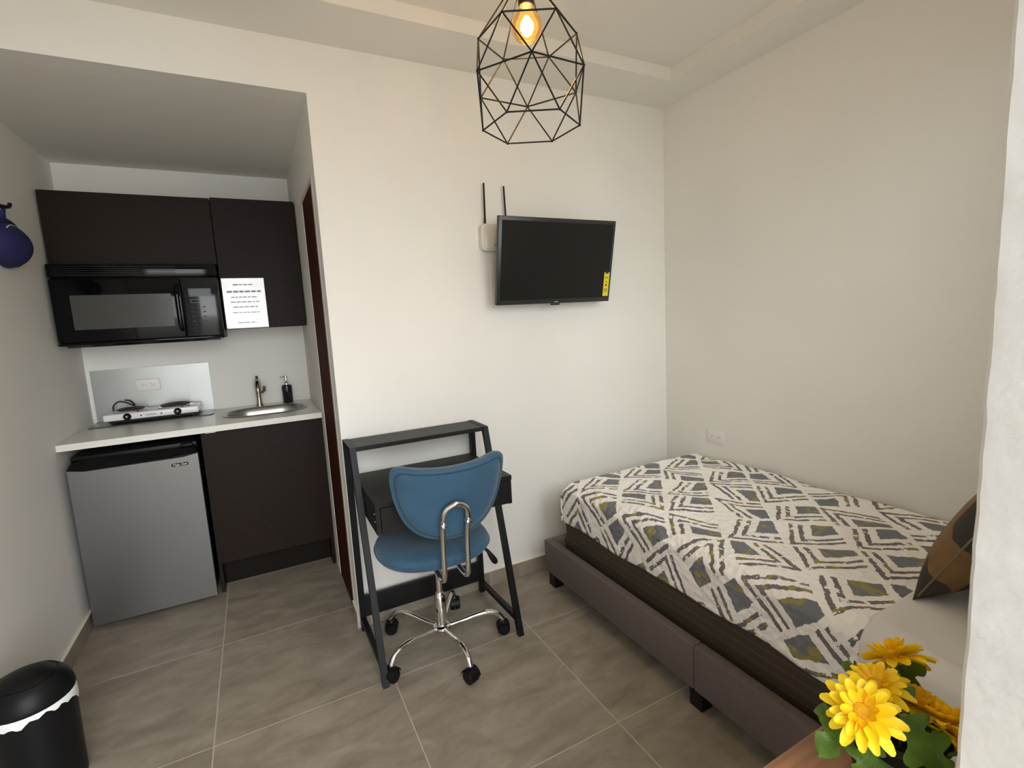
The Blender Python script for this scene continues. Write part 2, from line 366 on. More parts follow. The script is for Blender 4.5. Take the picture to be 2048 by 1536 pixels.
# ================================================================== THE SETTING
TX, TY, TS = -0.5495, 0.1903, 0.6
floor = struct('floor', box(XL-0.1, XR+0.1, YF-0.2, YB+0.1, -0.12, -0.0007), M['grout'], 'grey cement tile floor with pale grout lines')
GAP = 0.0022
cut = {}
for i in range(-2, 6):
    for j in range(-3, 5):
        x0, x1 = max(TX+TS*i, XL), min(TX+TS*(i+1), XR); y0, y1 = max(TY-TS*(j+1), YF-0.2), min(TY-TS*j, YB)
        if x1-x0 < 0.02 or y1-y0 < 0.02: continue
        ww, hh = round(x1-x0, 4), round(y1-y0, 4)
        if (ww, hh) not in cut: cut[(ww, hh)] = raw_mesh('tile', box(-ww/2+GAP, ww/2-GAP, -hh/2+GAP, hh/2-GAP, -0.008, 0), M['tile'], smooth=0)
        link('tile', cut[(ww, hh)], floor, ((x0+x1)/2, (y0+y1)/2, 0))
TH = 0.14
struct('wall_left', box(XL-TH, XL, YF-0.2, YB+TH, -0.1, ZC+0.1), M['wall'], 'white painted left wall running into the kitchen niche')
struct('wall_right', box(XR, XR+TH, YF-0.2, 0.12, -0.1, ZC+0.1), M['wall'], 'white painted right wall beside the bed')
struct('wall_back', prism([(0, 0), (XR+TH, 0), (XR+TH, ZC+0.1), (XL, ZC+0.1), (XL, ZA), (0, ZA)], 'y', 0, 0.10), M['wall'], 'white wall with the television, open to the kitchen niche')
struct('wall_niche_back', box(XL, 0.14, YB, YB+TH, -0.1, ZA+0.2), M['wall'], 'white wall at the back of the kitchen niche')
struct('wall_niche_right', [box(0, 0.14, 0.56, YB, 0, ZA), box(0, 0.14, 0.10, 0.56, 1.99, ZA)], M['wall'], 'white side wall of the kitchen niche with a doorway')
struct('ceiling', box(XL-TH, XR+TH, YF-0.2, 0.1, ZC, ZC+0.12), M['ceil'], 'white ceiling')
struct('ceiling_niche', box(XL-TH, 0.14, 0.10, YB+TH, ZA, ZA+0.12), M['ceil'], 'white lowered ceiling of the kitchen niche')
struct('trim_1', box(XL, XR, -0.2797, 0.0, ZS, ZC+0.01), M['ceil'], 'white shallow beam along the top of the television wall')
struct('trim_2', box(XR-0.2256, XR, YF, -0.2797, ZS, ZC+0.01), M['ceil'], 'white shallow beam along the top of the right wall')
# front wall with the doorway the camera stands in; hand-plastered jamb edge
JX = 0.300
WX0, WX1, WZ0, WZ1 = 0.52, 1.58, 0.95, 2.25   # unseen window, added over the bed head to brighten the right side
zs = [i*(ZC+0.1)/150 for i in range(151)]; V = []; n = len(zs); drift = 0
prof = []
for k in range(n):
    drift = 0.7*drift + random.uniform(-0.0007, 0.0007); prof.append((random.uniform(-0.0006, 0.0006)+drift, random.uniform(-0.0006, 0.0006)))
ring = []
for k, z in enumerate(zs):
    dx, dy = prof[k]
    ring.append([(JX+dx+0.004, YF+dy, z), (JX+dx*0.7, YF-0.004+dy, z), (JX, YF-0.012, z), (JX, YF-0.2, z), (WX0, YF-0.2, z), (WX0, YF, z)])
V = [p for r in ring for p in r]; Fc = [(k*6+a, k*6+(a+1) % 6, (k+1)*6+(a+1) % 6, (k+1)*6+a) for k in range(n-1) for a in range(6)]
Fc += [tuple(range(6)), tuple((n-1)*6+a for a in range(6))]
struct('wall_front', [(V, Fc), box(XL, -1.06, YF-0.2, YF, 0, ZC+0.1), box(-1.06, JX, YF-0.2, YF, 2.2, ZC+0.1), box(WX0, WX1, YF-0.2, YF, 0, WZ0), box(WX0, WX1, YF-0.2, YF, WZ1, ZC+0.1), box(WX1, XR+TH, YF-0.2, YF, 0, ZC+0.1)], M['plaster'], 'rough white plastered wall edge at the doorway in the foreground', smooth=30)
win = struct('added_window_1', [box(WX0+0.002, WX0+0.04, YF-0.12, YF-0.08, WZ0+0.002, WZ1-0.002), box(WX1-0.04, WX1-0.002, YF-0.12, YF-0.08, WZ0+0.002, WZ1-0.002), box(WX0+0.04, WX1-0.04, YF-0.12, YF-0.08, WZ0+0.002, WZ0+0.04), box(WX0+0.04, WX1-0.04, YF-0.12, YF-0.08, WZ1-0.04, WZ1-0.002), box((WX0+WX1)/2-0.018, (WX0+WX1)/2+0.018, YF-0.12, YF-0.08, WZ0+0.04, WZ1-0.04)], M['white'], 'unseen white framed two pane window, added over the head of the bed for light')
for a_, b_ in ((WX0+0.04, (WX0+WX1)/2-0.018), ((WX0+WX1)/2+0.018, WX1-0.04)):
    struct('pane', box(a_, b_, YF-0.102, YF-0.098, WZ0+0.04, WZ1-0.04), M['pane'], parent=win)
struct('ground', box(-8, 8, -14, YF-0.2, -0.1, -0.02), M['concrete'], 'pale concrete ground outside the doorway')
struct('wall_light_baffle_left', box(-1.6, -1.45, -7.0, YF-0.2, -0.02, 2.9), M['concrete2'], 'added unseen wall outside on the left, blocking light from the jamb')  # unseen wall added to cut sideways daylight on the jamb
struct('wall_light_baffle_right', box(2.1, 2.25, -7.0, YF-0.2, -0.02, 2.9), M['concrete'], 'added unseen wall outside on the right, narrowing the daylight')  # unseen wall added so daylight enters mostly straight ahead
struct('ceiling_light_baffle', box(-1.45, 0.40, -3.1, YF-0.2, 2.62, 2.78), M['concrete'], 'added unseen slab above the doorway outside, blocking the high sky')  # unseen slab added to shade the doorway from steep sky light
# door in the niche side wall
d1 = struct('door_1', box(0.001, 0.045, 0.131, 0.548, 0.004, 1.966), M['door'], 'dark mahogany interior door beside the kitchen niche')
struct('door_frame', [box(-0.003, 0.125, 0.10, 0.130, 0, 1.99), box(0.002, 0.125, 0.549, 0.56, 0, 1.967), box(-0.001, 0.125, 0.130, 0.56, 1.967, 1.99)], M['frame'], parent=d1)
# baseboards of the floor tile, with a cream bead on top
BH, BT = 0.078, 0.010
def baseboard(name, x0, x1, y0, y1, cuts, label):
    bb = struct(name, box(x0, x1, y0, y1, 0, BH-0.004), M['grout'], label)
    alongx = (x1-x0) > (y1-y0)
    cs = [c for c in cuts if (x0 if alongx else y0)+0.02 < c < (x1 if alongx else y1)-0.02]
    e = [x0 if alongx else y0] + sorted(cs) + [x1 if alongx else y1]
    for a, b in zip(e[:-1], e[1:]):
        o = 0.0015
        s = box(a+GAP, b-GAP, y0-o, y1+o, 0.001, BH-0.002) if alongx else box(x0-o, x1+o, a+GAP, b-GAP, 0.001, BH-0.002)
        c = tuple(sum(p[k] for p in s[0])/8 for k in range(3))
        link('tile', raw_mesh('tile', s, M['tile'], c, 0), bb, c)
    struct('bead', box(x0-0.001, x1+0.001, y0-0.001, y1+0.001, BH-0.002, BH+0.001), M['cap'], parent=bb)
gx = [TX+TS*i for i in range(-2, 6)]; gy = [TY-TS*j for j in range(-3, 5)]
baseboard('baseboard_back', 0.0, XR, -BT, 0.0, gx, 'grey tile baseboard under the television wall')
baseboard('baseboard_left', XL, XL+BT, YF, YB, gy, 'grey tile baseboard along the left wall')
baseboard('baseboard_corner', -BT, 0.0, -BT, 0.10, gy, 'short grey tile baseboard around the wall end')
baseboard('baseboard_right', XR-BT, XR, YF, -BT, gy, 'grey tile baseboard behind the bed')

# ================================================================== KITCHEN NICHE
# --- wall cupboards
def cupboard(name, x0, x1, z0, z1, label, tab_x):
    t = T(name, ((x0+x1)/2, 1.10, z0), label, 'cupboard', 'kitchen cupboards')
    t.part('body', box(x0+0.001, x1-0.001, 0.952, YB-0.002, z0+0.002, z1-0.001), M['espresso_in'])
    d = t.part('door', rbox(x0+0.0015, x1-0.0015, 0.932, 0.951, z0, z1, 0.0012, 1), M['espresso'])
    if tab_x is not None:
        t.part('handle', rbox(tab_x-0.022, tab_x+0.022, 0.915, 0.936, z0-0.003, z0-0.0005, 0.0008, 1), M['chrome'], d, 'small chrome tab pull')
    return t
cupboard('wall_cupboard', -1.108, -0.415, 1.715, 2.055, 'dark brown wall cupboard with a wide door above the microwave', -0.755)
cupboard('wall_cupboard', -0.415, -0.005, 1.367, 2.060, 'tall dark brown wall cupboard with a white notice, right of the microwave', None)
# --- laminated notice on the tall door
nt_ = T('notice_sheet', (-0.305, 0.931, 1.371), 'glossy white laminated notice taped to the tall dark cupboard door', 'notice')
sh = nt_.part('sheet', grid(lambda u, v: (-0.408+0.206*u, 0.9295-0.0016*math.sin(u*7+v*4)-0.0008*math.sin(v*11), 1.371+0.27*v), 14, 16), mat('laminated_paper', (0.84, 0.84, 0.82, 1), 0.16, coat=1.0), smooth=60)
lines = [(0.235, 0.10, 0.006), (0.198, 0.165, 0.010), (0.168, 0.13, 0.005), (0.142, 0.14, 0.005), (0.115, 0.12, 0.005), (0.085, 0.13, 0.004), (0.03, 0.09, 0.004)]
for z, ww, hh in lines:
    xs = -0.305-ww/2
    words = []
    while xs < -0.305+ww/2:
        l = random.uniform(0.012, 0.028); words.append(box(xs, min(xs+l, -0.305+ww/2), 0.9268, 0.9272, 1.371+z-hh/2, 1.371+z+hh/2)); xs += l+0.005
    nt_.part('text_line', words, M['print'], sh)
# --- over-counter microwave
mw = T('microwave_oven', (-0.76, 1.05, 1.32), 'black over-counter microwave oven hanging under the dark wall cupboard', 'microwave')
mw.part('body', rbox(-1.098, -0.424, 0.885, YB-0.002, 1.325, 1.712, 0.004), M['blackplastic'])
dr = mw.part('door', rbox(-1.100, -0.588, 0.852, 0.884, 1.340, 1.640, 0.006), M['blackgloss'])
mw.part('window', [prism([(p[0], p[1]) for p in rrect(-1.030, -0.632, 1.400, 1.562, 0.004, 3)], 'y', 0.8505, 0.853)], M['mwglass'], dr, 'grey see-through window')
mw.part('handle', [tube(spline([(-0.603, 0.852, 1.600), (-0.603, 0.826, 1.585), (-0.603, 0.820, 1.50), (-0.603, 0.826, 1.395), (-0.603, 0.852, 1.378)], 5), 0.009, 10)], M['blackgloss'], dr)
cp = mw.part('control_panel', rbox(-0.585, -0.420, 0.852, 0.884, 1.340, 1.640, 0.005), M['panel'])
def frame_rect(x0, x1, z0, z1, w, y):
    return [box(x0, x1, y, y+0.0015, z0, z0+w), box(x0, x1, y, y+0.0015, z1-w, z1), box(x0, x0+w, y, y+0.0015, z0, z1), box(x1-w, x1, y, y+0.0015, z0, z1)]
mw.part('display', box(-0.552, -0.462, 0.8512, 0.853, 1.548, 1.580), M['blackgloss'], cp)
mw.part('display_frame', frame_rect(-0.556, -0.458, 1.544, 1.584, 0.0018, 0.8508), M['print'], cp)
mw.part('button_outline', frame_rect(-0.552, -0.455, 1.512, 1.530, 0.0014, 0.8508), M['print'], cp)
def ringplate(cx, cz, r, w, y, n=20):
    V, Fc = [], []
    for k in range(n):
        a = 2*PI*k/n
        for rr in (r, r-w):
            V.append((cx+rr*math.cos(a), y, cz+rr*math.sin(a)))
    for k in range(n):
        j = (k+1) % n; Fc.append((2*k, 2*j, 2*j+1, 2*k+1))
    return V, Fc
for cz in (1.492, 1.461):
    mw.part('button', ringplate(-0.466, cz, 0.012, 0.0016, 0.8512), M['print'], cp)
for r_ in range(4):
    for c_ in range(3):
        cx, cz = -0.548+0.026*c_, 1.490-0.024*r_
        mw.part('button', box(cx-0.006, cx+0.006, 0.8512, 0.852, cz-0.003, cz+0.003), M['dark'], cp)
vg = mw.part('vent_grille', rbox(-1.100, -0.420, 0.852, 0.884, 1.646, 1.708, 0.005), M['blackgloss'])
for k in range(5): mw.part('slat', box(-1.085, -0.60, 0.8506, 0.8526, 1.655+0.010*k, 1.6575+0.010*k), M['blackplastic'], vg)
mw.part('bottom_lip', [prism([(0.868, 1.316), (1.2, 1.316), (1.2, 1.334), (0.850, 1.334), (0.846, 1.330)], 'x', -1.07, -0.440)], M['blackgloss'])
mw.part('bottom_trim', rbox(-1.100, -0.418, 0.846, 0.884, 1.328, 1.339, 0.003), M['blackgloss'])

# --- worktop with a sink cut-out
SK = (-0.488, -0.048, 0.800, 1.135)   # sink rim
hole = rrect(SK[0]+0.014, SK[1]-0.014, SK[2]+0.014, SK[3]-0.014, 0.125, 10)
def slab_with_hole(x0, x1, y0, y1, z0, z1, hole):
    bm = bmesh.new(); outer = [bm.verts.new((x, y, z1)) for x, y in ((x0, y0), (x1, y0), (x1, y1), (x0, y1))]; inner = [bm.verts.new((p[0], p[1], z1)) for p in hole]
    ed = [bm.edges.new((l[i], l[(i+1) % len(l)])) for l in (outer, inner) for i in range(len(l))]
    bmesh.ops.triangle_fill(bm, edges=ed, use_beauty=True, use_dissolve=False)
    top = list(bm.faces); ex = bmesh.ops.extrude_face_region(bm, geom=top)
    for v in [g for g in ex['geom'] if isinstance(g, bmesh.types.BMVert)]: v.co.z = z0
    return dump(bm)
solo('worktop', slab_with_hole(XL+0.002, -0.003, 0.6426, YB-0.002, 0.866, 0.8956, hole), M['counter'], (-0.56, 0.95, 0.866), 'white stone worktop across the kitchen niche', 'worktop', smooth=0)
# --- sink
sk = T('kitchen_sink', (-0.268, 0.968, 0.8956), 'small oval stainless steel sink set into the white worktop', 'sink')
def ringloft(rings):
    n = len(rings[0]); V = [p for r in rings for p in r]; Fc = [(k*n+i, k*n+(i+1) % n, (k+1)*n+(i+1) % n, (k+1)*n+i) for k in range(len(rings)-1) for i in range(n)]
    return V, Fc
def rr3(ins, r, z): return [(p[0], p[1], z) for p in rrect(SK[0]+ins, SK[1]-ins, SK[2]+ins, SK[3]-ins, r, 10)]
sv, sf = ringloft([rr3(0, 0.135, 0.8962), rr3(0.003, 0.133, 0.8995), rr3(0.016, 0.122, 0.8995), rr3(0.022, 0.116, 0.896), rr3(0.030, 0.108, 0.87), rr3(0.045, 0.1, 0.78), rr3(0.075, 0.075, 0.765)])
sf.append(tuple(range(len(sv)-44, len(sv))))
sk.part('basin', (sv, sf), M['steel'], smooth=50)
sk.part('drain', lathe([(0.035, 0.766), (0.035, 0.7685), (0.025, 0.7685), (0.02, 0.767)], 20, (-0.268, 0.968, 0)), M['chrome'])
# --- faucet
fc = T('sink_faucet', (-0.296, 1.185, 0.8956), 'brushed nickel single lever faucet behind the sink', 'faucet')
fx, fy, fz = -0.296, 1.185, 0.8958
fc.part('body', lathe([(0.022, fz), (0.021, fz+0.006), (0.015, fz+0.02), (0.0135, fz+0.06), (0.016, fz+0.10), (0.018, fz+0.13), (0.016, fz+0.155), (0.009, fz+0.168)], 20, (fx, fy, 0)), M['nickel'])
fc.part('spout', tube(spline([(fx, fy, fz+0.13), (fx, fy-0.03, fz+0.155), (fx, fy-0.07, fz+0.15), (fx, fy-0.095, fz+0.118), (fx, fy-0.10, fz+0.098)], 6), [0.013]*20+[0.011]*5, 12), M['nickel'])
fc.part('finial', lathe([(0.004, fz+0.165), (0.008, fz+0.172), (0.009, fz+0.178), (0.005, fz+0.185), (0.001, fz+0.186)], 14, (fx, fy, 0)), M['nickel'])
fc.part('lever', tube(spline([(fx+0.012, fy, fz+0.082), (fx+0.03, fy-0.01, fz+0.088), (fx+0.036, fy-0.016, fz+0.12)], 5), [0.007]*6+[0.009]*5, 10), M['nickel'])
# --- soap dispenser
sp = T('soap_dispenser', (-0.135, 1.19, 0.8956), 'black soap dispenser with a chrome pump beside the faucet', 'soap dispenser')
sp.part('bottle', lathe([(0.027, 0.8958), (0.029, 0.899), (0.030, 0.99), (0.0285, 1.003), (0.024, 1.008), (0.012, 1.010)], 24, (-0.135, 1.19, 0)), M['soap'])
pm = sp.part('pump', lathe([(0.014, 1.009), (0.014, 1.020), (0.008, 1.026), (0.0055, 1.03), (0.0055, 1.055), (0.009, 1.056), (0.009, 1.066), (0.002, 1.068)], 16, (-0.135, 1.19, 0)), M['chrome'])
sp.part('nozzle', tube([(-0.135, 1.19, 1.061), (-0.160, 1.180, 1.061), (-0.170, 1.176, 1.056)], 0.0032, 8), M['chrome'], pm)

# --- bent steel splash guard
sg = T('splash_guard', (-0.82, 1.15, 0.8956), 'bent stainless steel splash guard behind and under the hot plate', 'splash guard')
sg.part('back_sheet', box(-1.098, -0.541, YB-0.006, YB-0.0035, 0.8995, 1.181), M['splash'])
sg.part('base_sheet', prism([(-1.088, 1.030), (-0.552, 1.040), (-0.534, 1.075), (-0.538, YB-0.007), (-1.098, YB-0.007)], 'z', 0.8962, 0.8992), M['splash'])
sg.part('front_edge', prism([(-1.088, 1.029), (-0.552, 1.039), (-0.534, 1.074), (-0.5335, 1.076), (-0.5525, 1.0415), (-1.088, 1.0315)], 'z', 0.8962, 0.9002), M['dark'])
# --- outlets
def outlet(loc, rotz, label):
    t = T('power_outlet', loc, label, 'outlet', 'wall outlets', rotz, local=True)   # local: plate in xz, facing -y
    pltm = t.part('cover_plate', rbox(-0.056, 0.056, -0.006, 0, -0.034, 0.034, 0.003), M['white'])
    for sx_ in (-1, 1):
        rc = t.part('receptacle', [prism(rrect(sx_*0.020-0.015, sx_*0.020+0.015, -0.0135, 0.0135, 0.007, 4), 'y', -0.0072, -0.005)], M['white'])
        t.part('slot', [box(sx_*0.020-0.008, sx_*0.020-0.001, -0.0075, -0.007, 0.004, 0.0062), box(sx_*0.020-0.008, sx_*0.020-0.001, -0.0075, -0.007, -0.0062, -0.004), box(sx_*0.020+0.006, sx_*0.020+0.010, -0.0075, -0.007, -0.002, 0.002)], M['dark'], rc)
    t.part('screw', lathe([(0.003, -0.0068), (0.003, -0.006)], 10, axis='y'), M['white'])
    return t
outlet((-0.845, YB-0.0062, 1.081), 0, 'white power outlet on the steel splash guard above the hot plate')
outlet((XR-0.0002, -0.366, 0.654), -PI/2, 'white power outlet low on the right wall above the bed')
# --- double hot plate
hp = T('hot_plate', (-0.815, 1.14, 0.8992), 'white double electric hot plate with coil burners and black knobs', 'hot plate')
HX0, HX1, HY0, HY1 = -1.028, -0.602, 1.052, 1.238
bd = hp.part('body', rbox(HX0, HX1, HY0, HY1, 0.920, 0.955, 0.006, 3), M['whitemetal'])
hp.part('base_tray', box(HX0+0.02, HX1-0.01, HY0+0.012, HY1-0.01, 0.909, 0.921), M['blackplastic'])
for x_ in (HX0+0.035, HX1-0.03):
    for y_ in (HY0+0.025, HY1-0.025): hp.part('foot', lathe([(0.009, 0.8993), (0.008, 0.911)], 12, (x_, y_, 0)), M['blackplastic'])
for x_, r_ in ((-0.920, 0.062), (-0.715, 0.072)):
    hp.part('drip_pan', lathe([(r_+0.014, 0.9552), (r_+0.013, 0.959), (r_+0.006, 0.959), (r_-0.02, 0.9556)], 30, (x_, 1.150, 0)), M['chrome'])
    pts = [(x_+(0.016+(r_-0.016)*t/70)*math.cos(t*0.42), 1.150+(0.016+(r_-0.016)*t/70)*math.sin(t*0.42), 0.9655) for t in range(71)]
    hp.part('coil', tube(pts, 0.0048, 8), M['coil'])
for x_ in (-0.925, -0.700):
    kb = hp.part('knob', lathe([(0.018, HY0), (0.018, HY0-0.006), (0.013, HY0-0.014), (0.011, HY0-0.016)], 20, (x_, 0, 0.937), 'y'), M['blackplastic'])
    hp.part('knob_cap', lathe([(0.004, HY0-0.0162), (0.003, HY0-0.0172)], 10, (x_, 0, 0.939), 'y'), M['white'], kb)
for x_ in (-0.865, -0.775): hp.part('indicator', lathe([(0.0045, HY0+0.001), (0.004, HY0-0.0015)], 10, (x_, 0, 0.936), 'y'), M['dark'])
hp.part('badge', box(-0.845, -0.797, HY0-0.0008, HY0+0.001, 0.932, 0.941), mat('grey_badge', (0.45, 0.46, 0.44, 1), 0.4))
hp.part('power_cord', tube(spline([(-1.01, 1.20, 0.958), (-1.008, 1.205, 0.985), (-0.985, 1.21, 1.004), (-0.955, 1.205, 0.999), (-0.93, 1.20, 0.985), (-0.915, 1.215, 0.975), (-0.935, 1.23, 1.000), (-0.960, 1.235, 1.008)], 6), 0.0032, 8), M['blackplastic'])

# --- base cupboard with sink
bc = T('base_cupboard', (-0.29, 0.95, 0), 'dark brown base cupboard under the sink, right of the fridge', 'cupboard', 'kitchen cupboards')
bc.part('side_panel', box(-0.576, -0.560, 0.700, YB-0.003, 0.001, 0.866), M['espresso'])
bc.part('side_panel', box(-0.020, -0.004, 0.700, YB-0.003, 0.001, 0.866), M['espresso'])
bd_ = bc.part('door', rbox(-0.574, -0.006, 0.680, 0.698, 0.165, 0.858, 0.0012, 1), M['espresso'])
bc.part('handle', rbox(-0.552, -0.508, 0.662, 0.686, 0.8585, 0.8612, 0.0008, 1), M['chrome'], bd_, 'small chrome tab pull')
bc.part('kick_board', box(-0.560, -0.020, 0.800, 0.815, 0.001, 0.16), M['espresso_in'])
bc.part('bottom_panel', box(-0.560, -0.020, 0.702, YB-0.003, 0.16, 0.176), M['espresso_in'])
bc.part('back_panel', box(-0.560, -0.020, YB-0.012, YB-0.003, 0.176, 0.72), M['espresso_in'])

# --- compact fridge
fr = T('compact_fridge', (-0.835, 0.9, 0), 'compact fridge with brushed steel door and black top trim under the worktop', 'fridge')
FX0, FX1 = -1.085, -0.589
fr.part('cabinet', rbox(FX0+0.006, FX1-0.006, 0.668, 1.16, 0.028, 0.800, 0.006), M['blackplastic'])
fr.part('gasket', box(FX0+0.012, FX1-0.012, 0.655, 0.669, 0.04, 0.785), M['dark'])
dpoly = [(FX0, 0.036), (FX1, 0.036), (FX1, 0.779), (FX1-0.06, 0.768), (FX0+0.06, 0.768), (FX0, 0.779)]
fd = fr.part('door', prism(dpoly, 'y', 0.615, 0.655), M['fridge_steel'], smooth=0)
fr.part('door_trim', [([(FX0, 0.6155, 0.780), (FX0+0.06, 0.6155, 0.769), (FX1-0.06, 0.6155, 0.769), (FX1, 0.6155, 0.780), (FX0+0.012, 0.640, 0.806), (FX0+0.06, 0.652, 0.812), (FX1-0.06, 0.652, 0.812), (FX1-0.012, 0.640, 0.806),
   (FX0, 0.660, 0.780), (FX1, 0.660, 0.780), (FX0+0.012, 0.664, 0.812), (FX1-0.012, 0.664, 0.812)],
   [(0, 1, 5, 4), (1, 2, 6, 5), (2, 3, 7, 6), (4, 5, 10), (5, 6, 11, 10), (6, 7, 11), (0, 4, 10, 8), (3, 9, 11, 7), (8, 10, 11, 9), (0, 8, 9, 3, 2, 1)])], M['blackgloss'], fd, 'glossy black top trim', smooth=0)
fr.part('hinge_cover', rbox(FX1-0.07, FX1-0.02, 0.64, 0.70, 0.812, 0.826, 0.004), M['blackplastic'])
fr.part('top', rbox(FX0+0.004, FX1-0.004, 0.669, 1.162, 0.800, 0.828, 0.004), M['blackplastic'])
for x_ in (FX0+0.04, FX1-0.04):
    fr.part('foot', lathe([(0.014, 0.0005), (0.014, 0.012), (0.008, 0.013), (0.008, 0.030)], 12, (x_, 0.70, 0)), M['blackplastic'])
    fr.part('foot', lathe([(0.014, 0.0005), (0.014, 0.012), (0.008, 0.013), (0.008, 0.030)], 12, (x_, 1.10, 0)), M['blackplastic'])
fb_ = fr.part('badge', rbox(-0.700, -0.632, 0.6135, 0.6152, 0.728, 0.742, 0.0007, 1), M['blackgloss'], fd)
text_mesh('badge_lettering', 'Magic Chef', 0.0125, M['white'], Matrix.Translation((-0.666, 0.6132, 0.735)) @ Matrix.Rotation(PI/2, 4, 'X'), fd, fr.o)

# --- cap on a hook on the left wall
hk = T('coat_hook', (XL, 0.42, 1.88), 'small black coat hook on the left wall', 'hook')
hk.part('back_plate', rbox(XL+0.0005, XL+0.006, 0.39, 0.45, 1.862, 1.905, 0.002), M['blackmatte'])
hk.part('prong', tube(spline([(XL+0.005, 0.42, 1.885), (XL+0.03, 0.435, 1.875), (XL+0.045, 0.46, 1.878), (XL+0.048, 0.472, 1.892)], 5), [0.008]*8+[0.007]*8, 10), M['blackmatte'])
cp_ = T('blue_cap', (XL+0.05, 0.49, 1.66), 'dark blue cap hanging from the black hook on the left wall', 'cap')
def capshape(u, v):
    th, ph = u*2*PI, v*PI/2
    lump = 1+0.03*math.sin(3*th+1)*math.sin(2*ph)
    return (XL+0.004+0.085*math.sin(ph), 0.468+0.128*math.cos(ph)*math.cos(th)*lump, 1.735+0.088*math.cos(ph)*math.sin(th)*lump)
cr_ = cp_.part('crown', grid(capshape, 40, 12), M['capblue'], smooth=70)
cp_.part('brim', tube([(XL+0.022, 0.471+0.128*math.cos(a), 1.742+0.082*math.sin(a)) for a in [PI*0.9-PI*1.35*k/24 for k in range(25)]], [0.010+0.007*math.sin(PI*k/24) for k in range(25)], 10), M['capblue'], smooth=70)
cp_.part('piping', tube([(XL+0.050, 0.463+0.104*math.cos(a), 1.737+0.070*math.sin(a)) for a in [PI*0.75-PI*0.62*k/16 for k in range(17)]], 0.0028, 8), mat('pale_trim', (0.55, 0.62, 0.66, 1), 0.6), cr_)
cp_.part('strap', tube(spline([(XL+0.02, 0.46, 1.805), (XL+0.028, 0.443, 1.85), (XL+0.035, 0.446, 1.866), (XL+0.03, 0.453, 1.85), (XL+0.02, 0.48, 1.80)], 5), 0.006, 8), M['capblue'])

# ================================================================== PENDANT LAMP
LX, LY = 0.430, -0.9882
lp = T('pendant_lamp', (LX, LY, 1.851), 'black wire geometric cage pendant lamp with a glowing round bulb', 'lamp')
lev = [(1.851, 0.1292, 0.5681), (1.9643, 0.1533, 0.5681+PI/6), (2.0766, 0.1282, 0.5681)]
R_ = [[Vector((LX+r*math.cos(t+k*PI/3), LY+r*math.sin(t+k*PI/3), z)) for k in range(6)] for z, r, t in lev]
edges = []
for k in range(6):
    j = (k+1) % 6
    edges += [(R_[0][k], R_[0][j]), (R_[1][k], R_[1][j]), (R_[2][k], R_[2][j])]
    edges += [(R_[0][k], R_[1][k]), (R_[0][j], R_[1][k]), (R_[2][k], R_[1][k]), (R_[2][j], R_[1][k])]
    a = 0.5681+k*PI/3; edges.append((R_[2][k], Vector((LX+0.020*math.cos(a), LY+0.020*math.sin(a), 2.215))))
for a, b in edges: lp.part('cage_bar', tube([a, b], 0.0021, 7), M['blackmatte'])
for lv in R_:
    for p in lv: lp.part('joint', lathe([(0.001, -0.0032), (0.0026, -0.002), (0.0033, 0), (0.0026, 0.002), (0.001, 0.0032)], 8, tuple(p)), M['blackmatte'])
lp.part('socket', lathe([(0.018, 2.148), (0.020, 2.152), (0.020, 2.198), (0.026, 2.205), (0.026, 2.222), (0.006, 2.235)], 20, (LX, LY, 0)), M['blackmatte'])
bz = 2.098
gl = lp.part('bulb', lathe([(0.002, bz-0.040)]+[(0.040*math.sin(a), bz-0.040*math.cos(a)) for a in [0.3+0.21*k for k in range(1, 11)]]+[(0.024, bz+0.036), (0.016, bz+0.047), (0.013, bz+0.054)], 28, (LX, LY, 0)), M['bulb'], label='amber glowing globe bulb', smooth=80)
lp.part('filament', lathe([(0.004, bz-0.022), (0.012, bz-0.016), (0.016, bz-0.002), (0.013, bz+0.014), (0.005, bz+0.026)], 12, (LX, LY, 0)), M['filament'], gl)
lp.part('cable', tube([(LX, LY, 2.233), (LX, LY, ZC-0.02)], 0.003, 8), M['blackmatte'])
lp.part('ceiling_rose', lathe([(0.01, ZC-0.03), (0.05, ZC-0.022), (0.052, ZC-0.0005)], 24, (LX, LY, 0)), M['blackmatte'])
ld = bpy.data.lights.new('bulb_light', 'POINT'); ld.energy = 12.0; ld.color = (1.0, 0.71, 0.40); ld.shadow_soft_size = 0.02
lo = bpy.data.objects.new('bulb_light', ld); COL.objects.link(lo); lo.parent = lp.e; lo.location = (0, 0, bz-1.851)

# ================================================================== TELEVISION AND ROUTER
tv = T('television', (1.055, -0.125, 1.607), 'black flat screen television tilted down on the white wall', 'television', local=True)
tv.e.rotation_euler = (math.radians(11), 0, 0)
TW, THh = 0.653, 0.398
tv.part('back_housing', rbox(-TW/2+0.03, TW/2-0.03, 0.010, 0.035, -THh/2+0.02, THh/2-0.05, 0.008), M['blackplastic'])
bz_ = tv.part('bezel', rbox(-TW/2, TW/2, -0.012, 0.012, -THh/2, THh/2, 0.003), M['bezel'])
tv.part('screen', box(-TW/2+0.016, TW/2-0.016, -0.0135, -0.011, -THh/2+0.022, THh/2-0.018), M['screen'])
tv.part('sensor', rbox(-0.024, 0.024, -0.010, 0.004, -THh/2-0.010, -THh/2+0.001, 0.003), M['bezel'])
tv.part('logo', box(-0.011, 0.011, -0.0128, -0.0118, -THh/2+0.005, -THh/2+0.010), M['print'])
stk = tv.part('sticker', box(TW/2-0.046, TW/2-0.013, -0.0145, -0.0134, -THh/2+0.028, -THh/2+0.148), M['yellow'], label='yellow energy label')
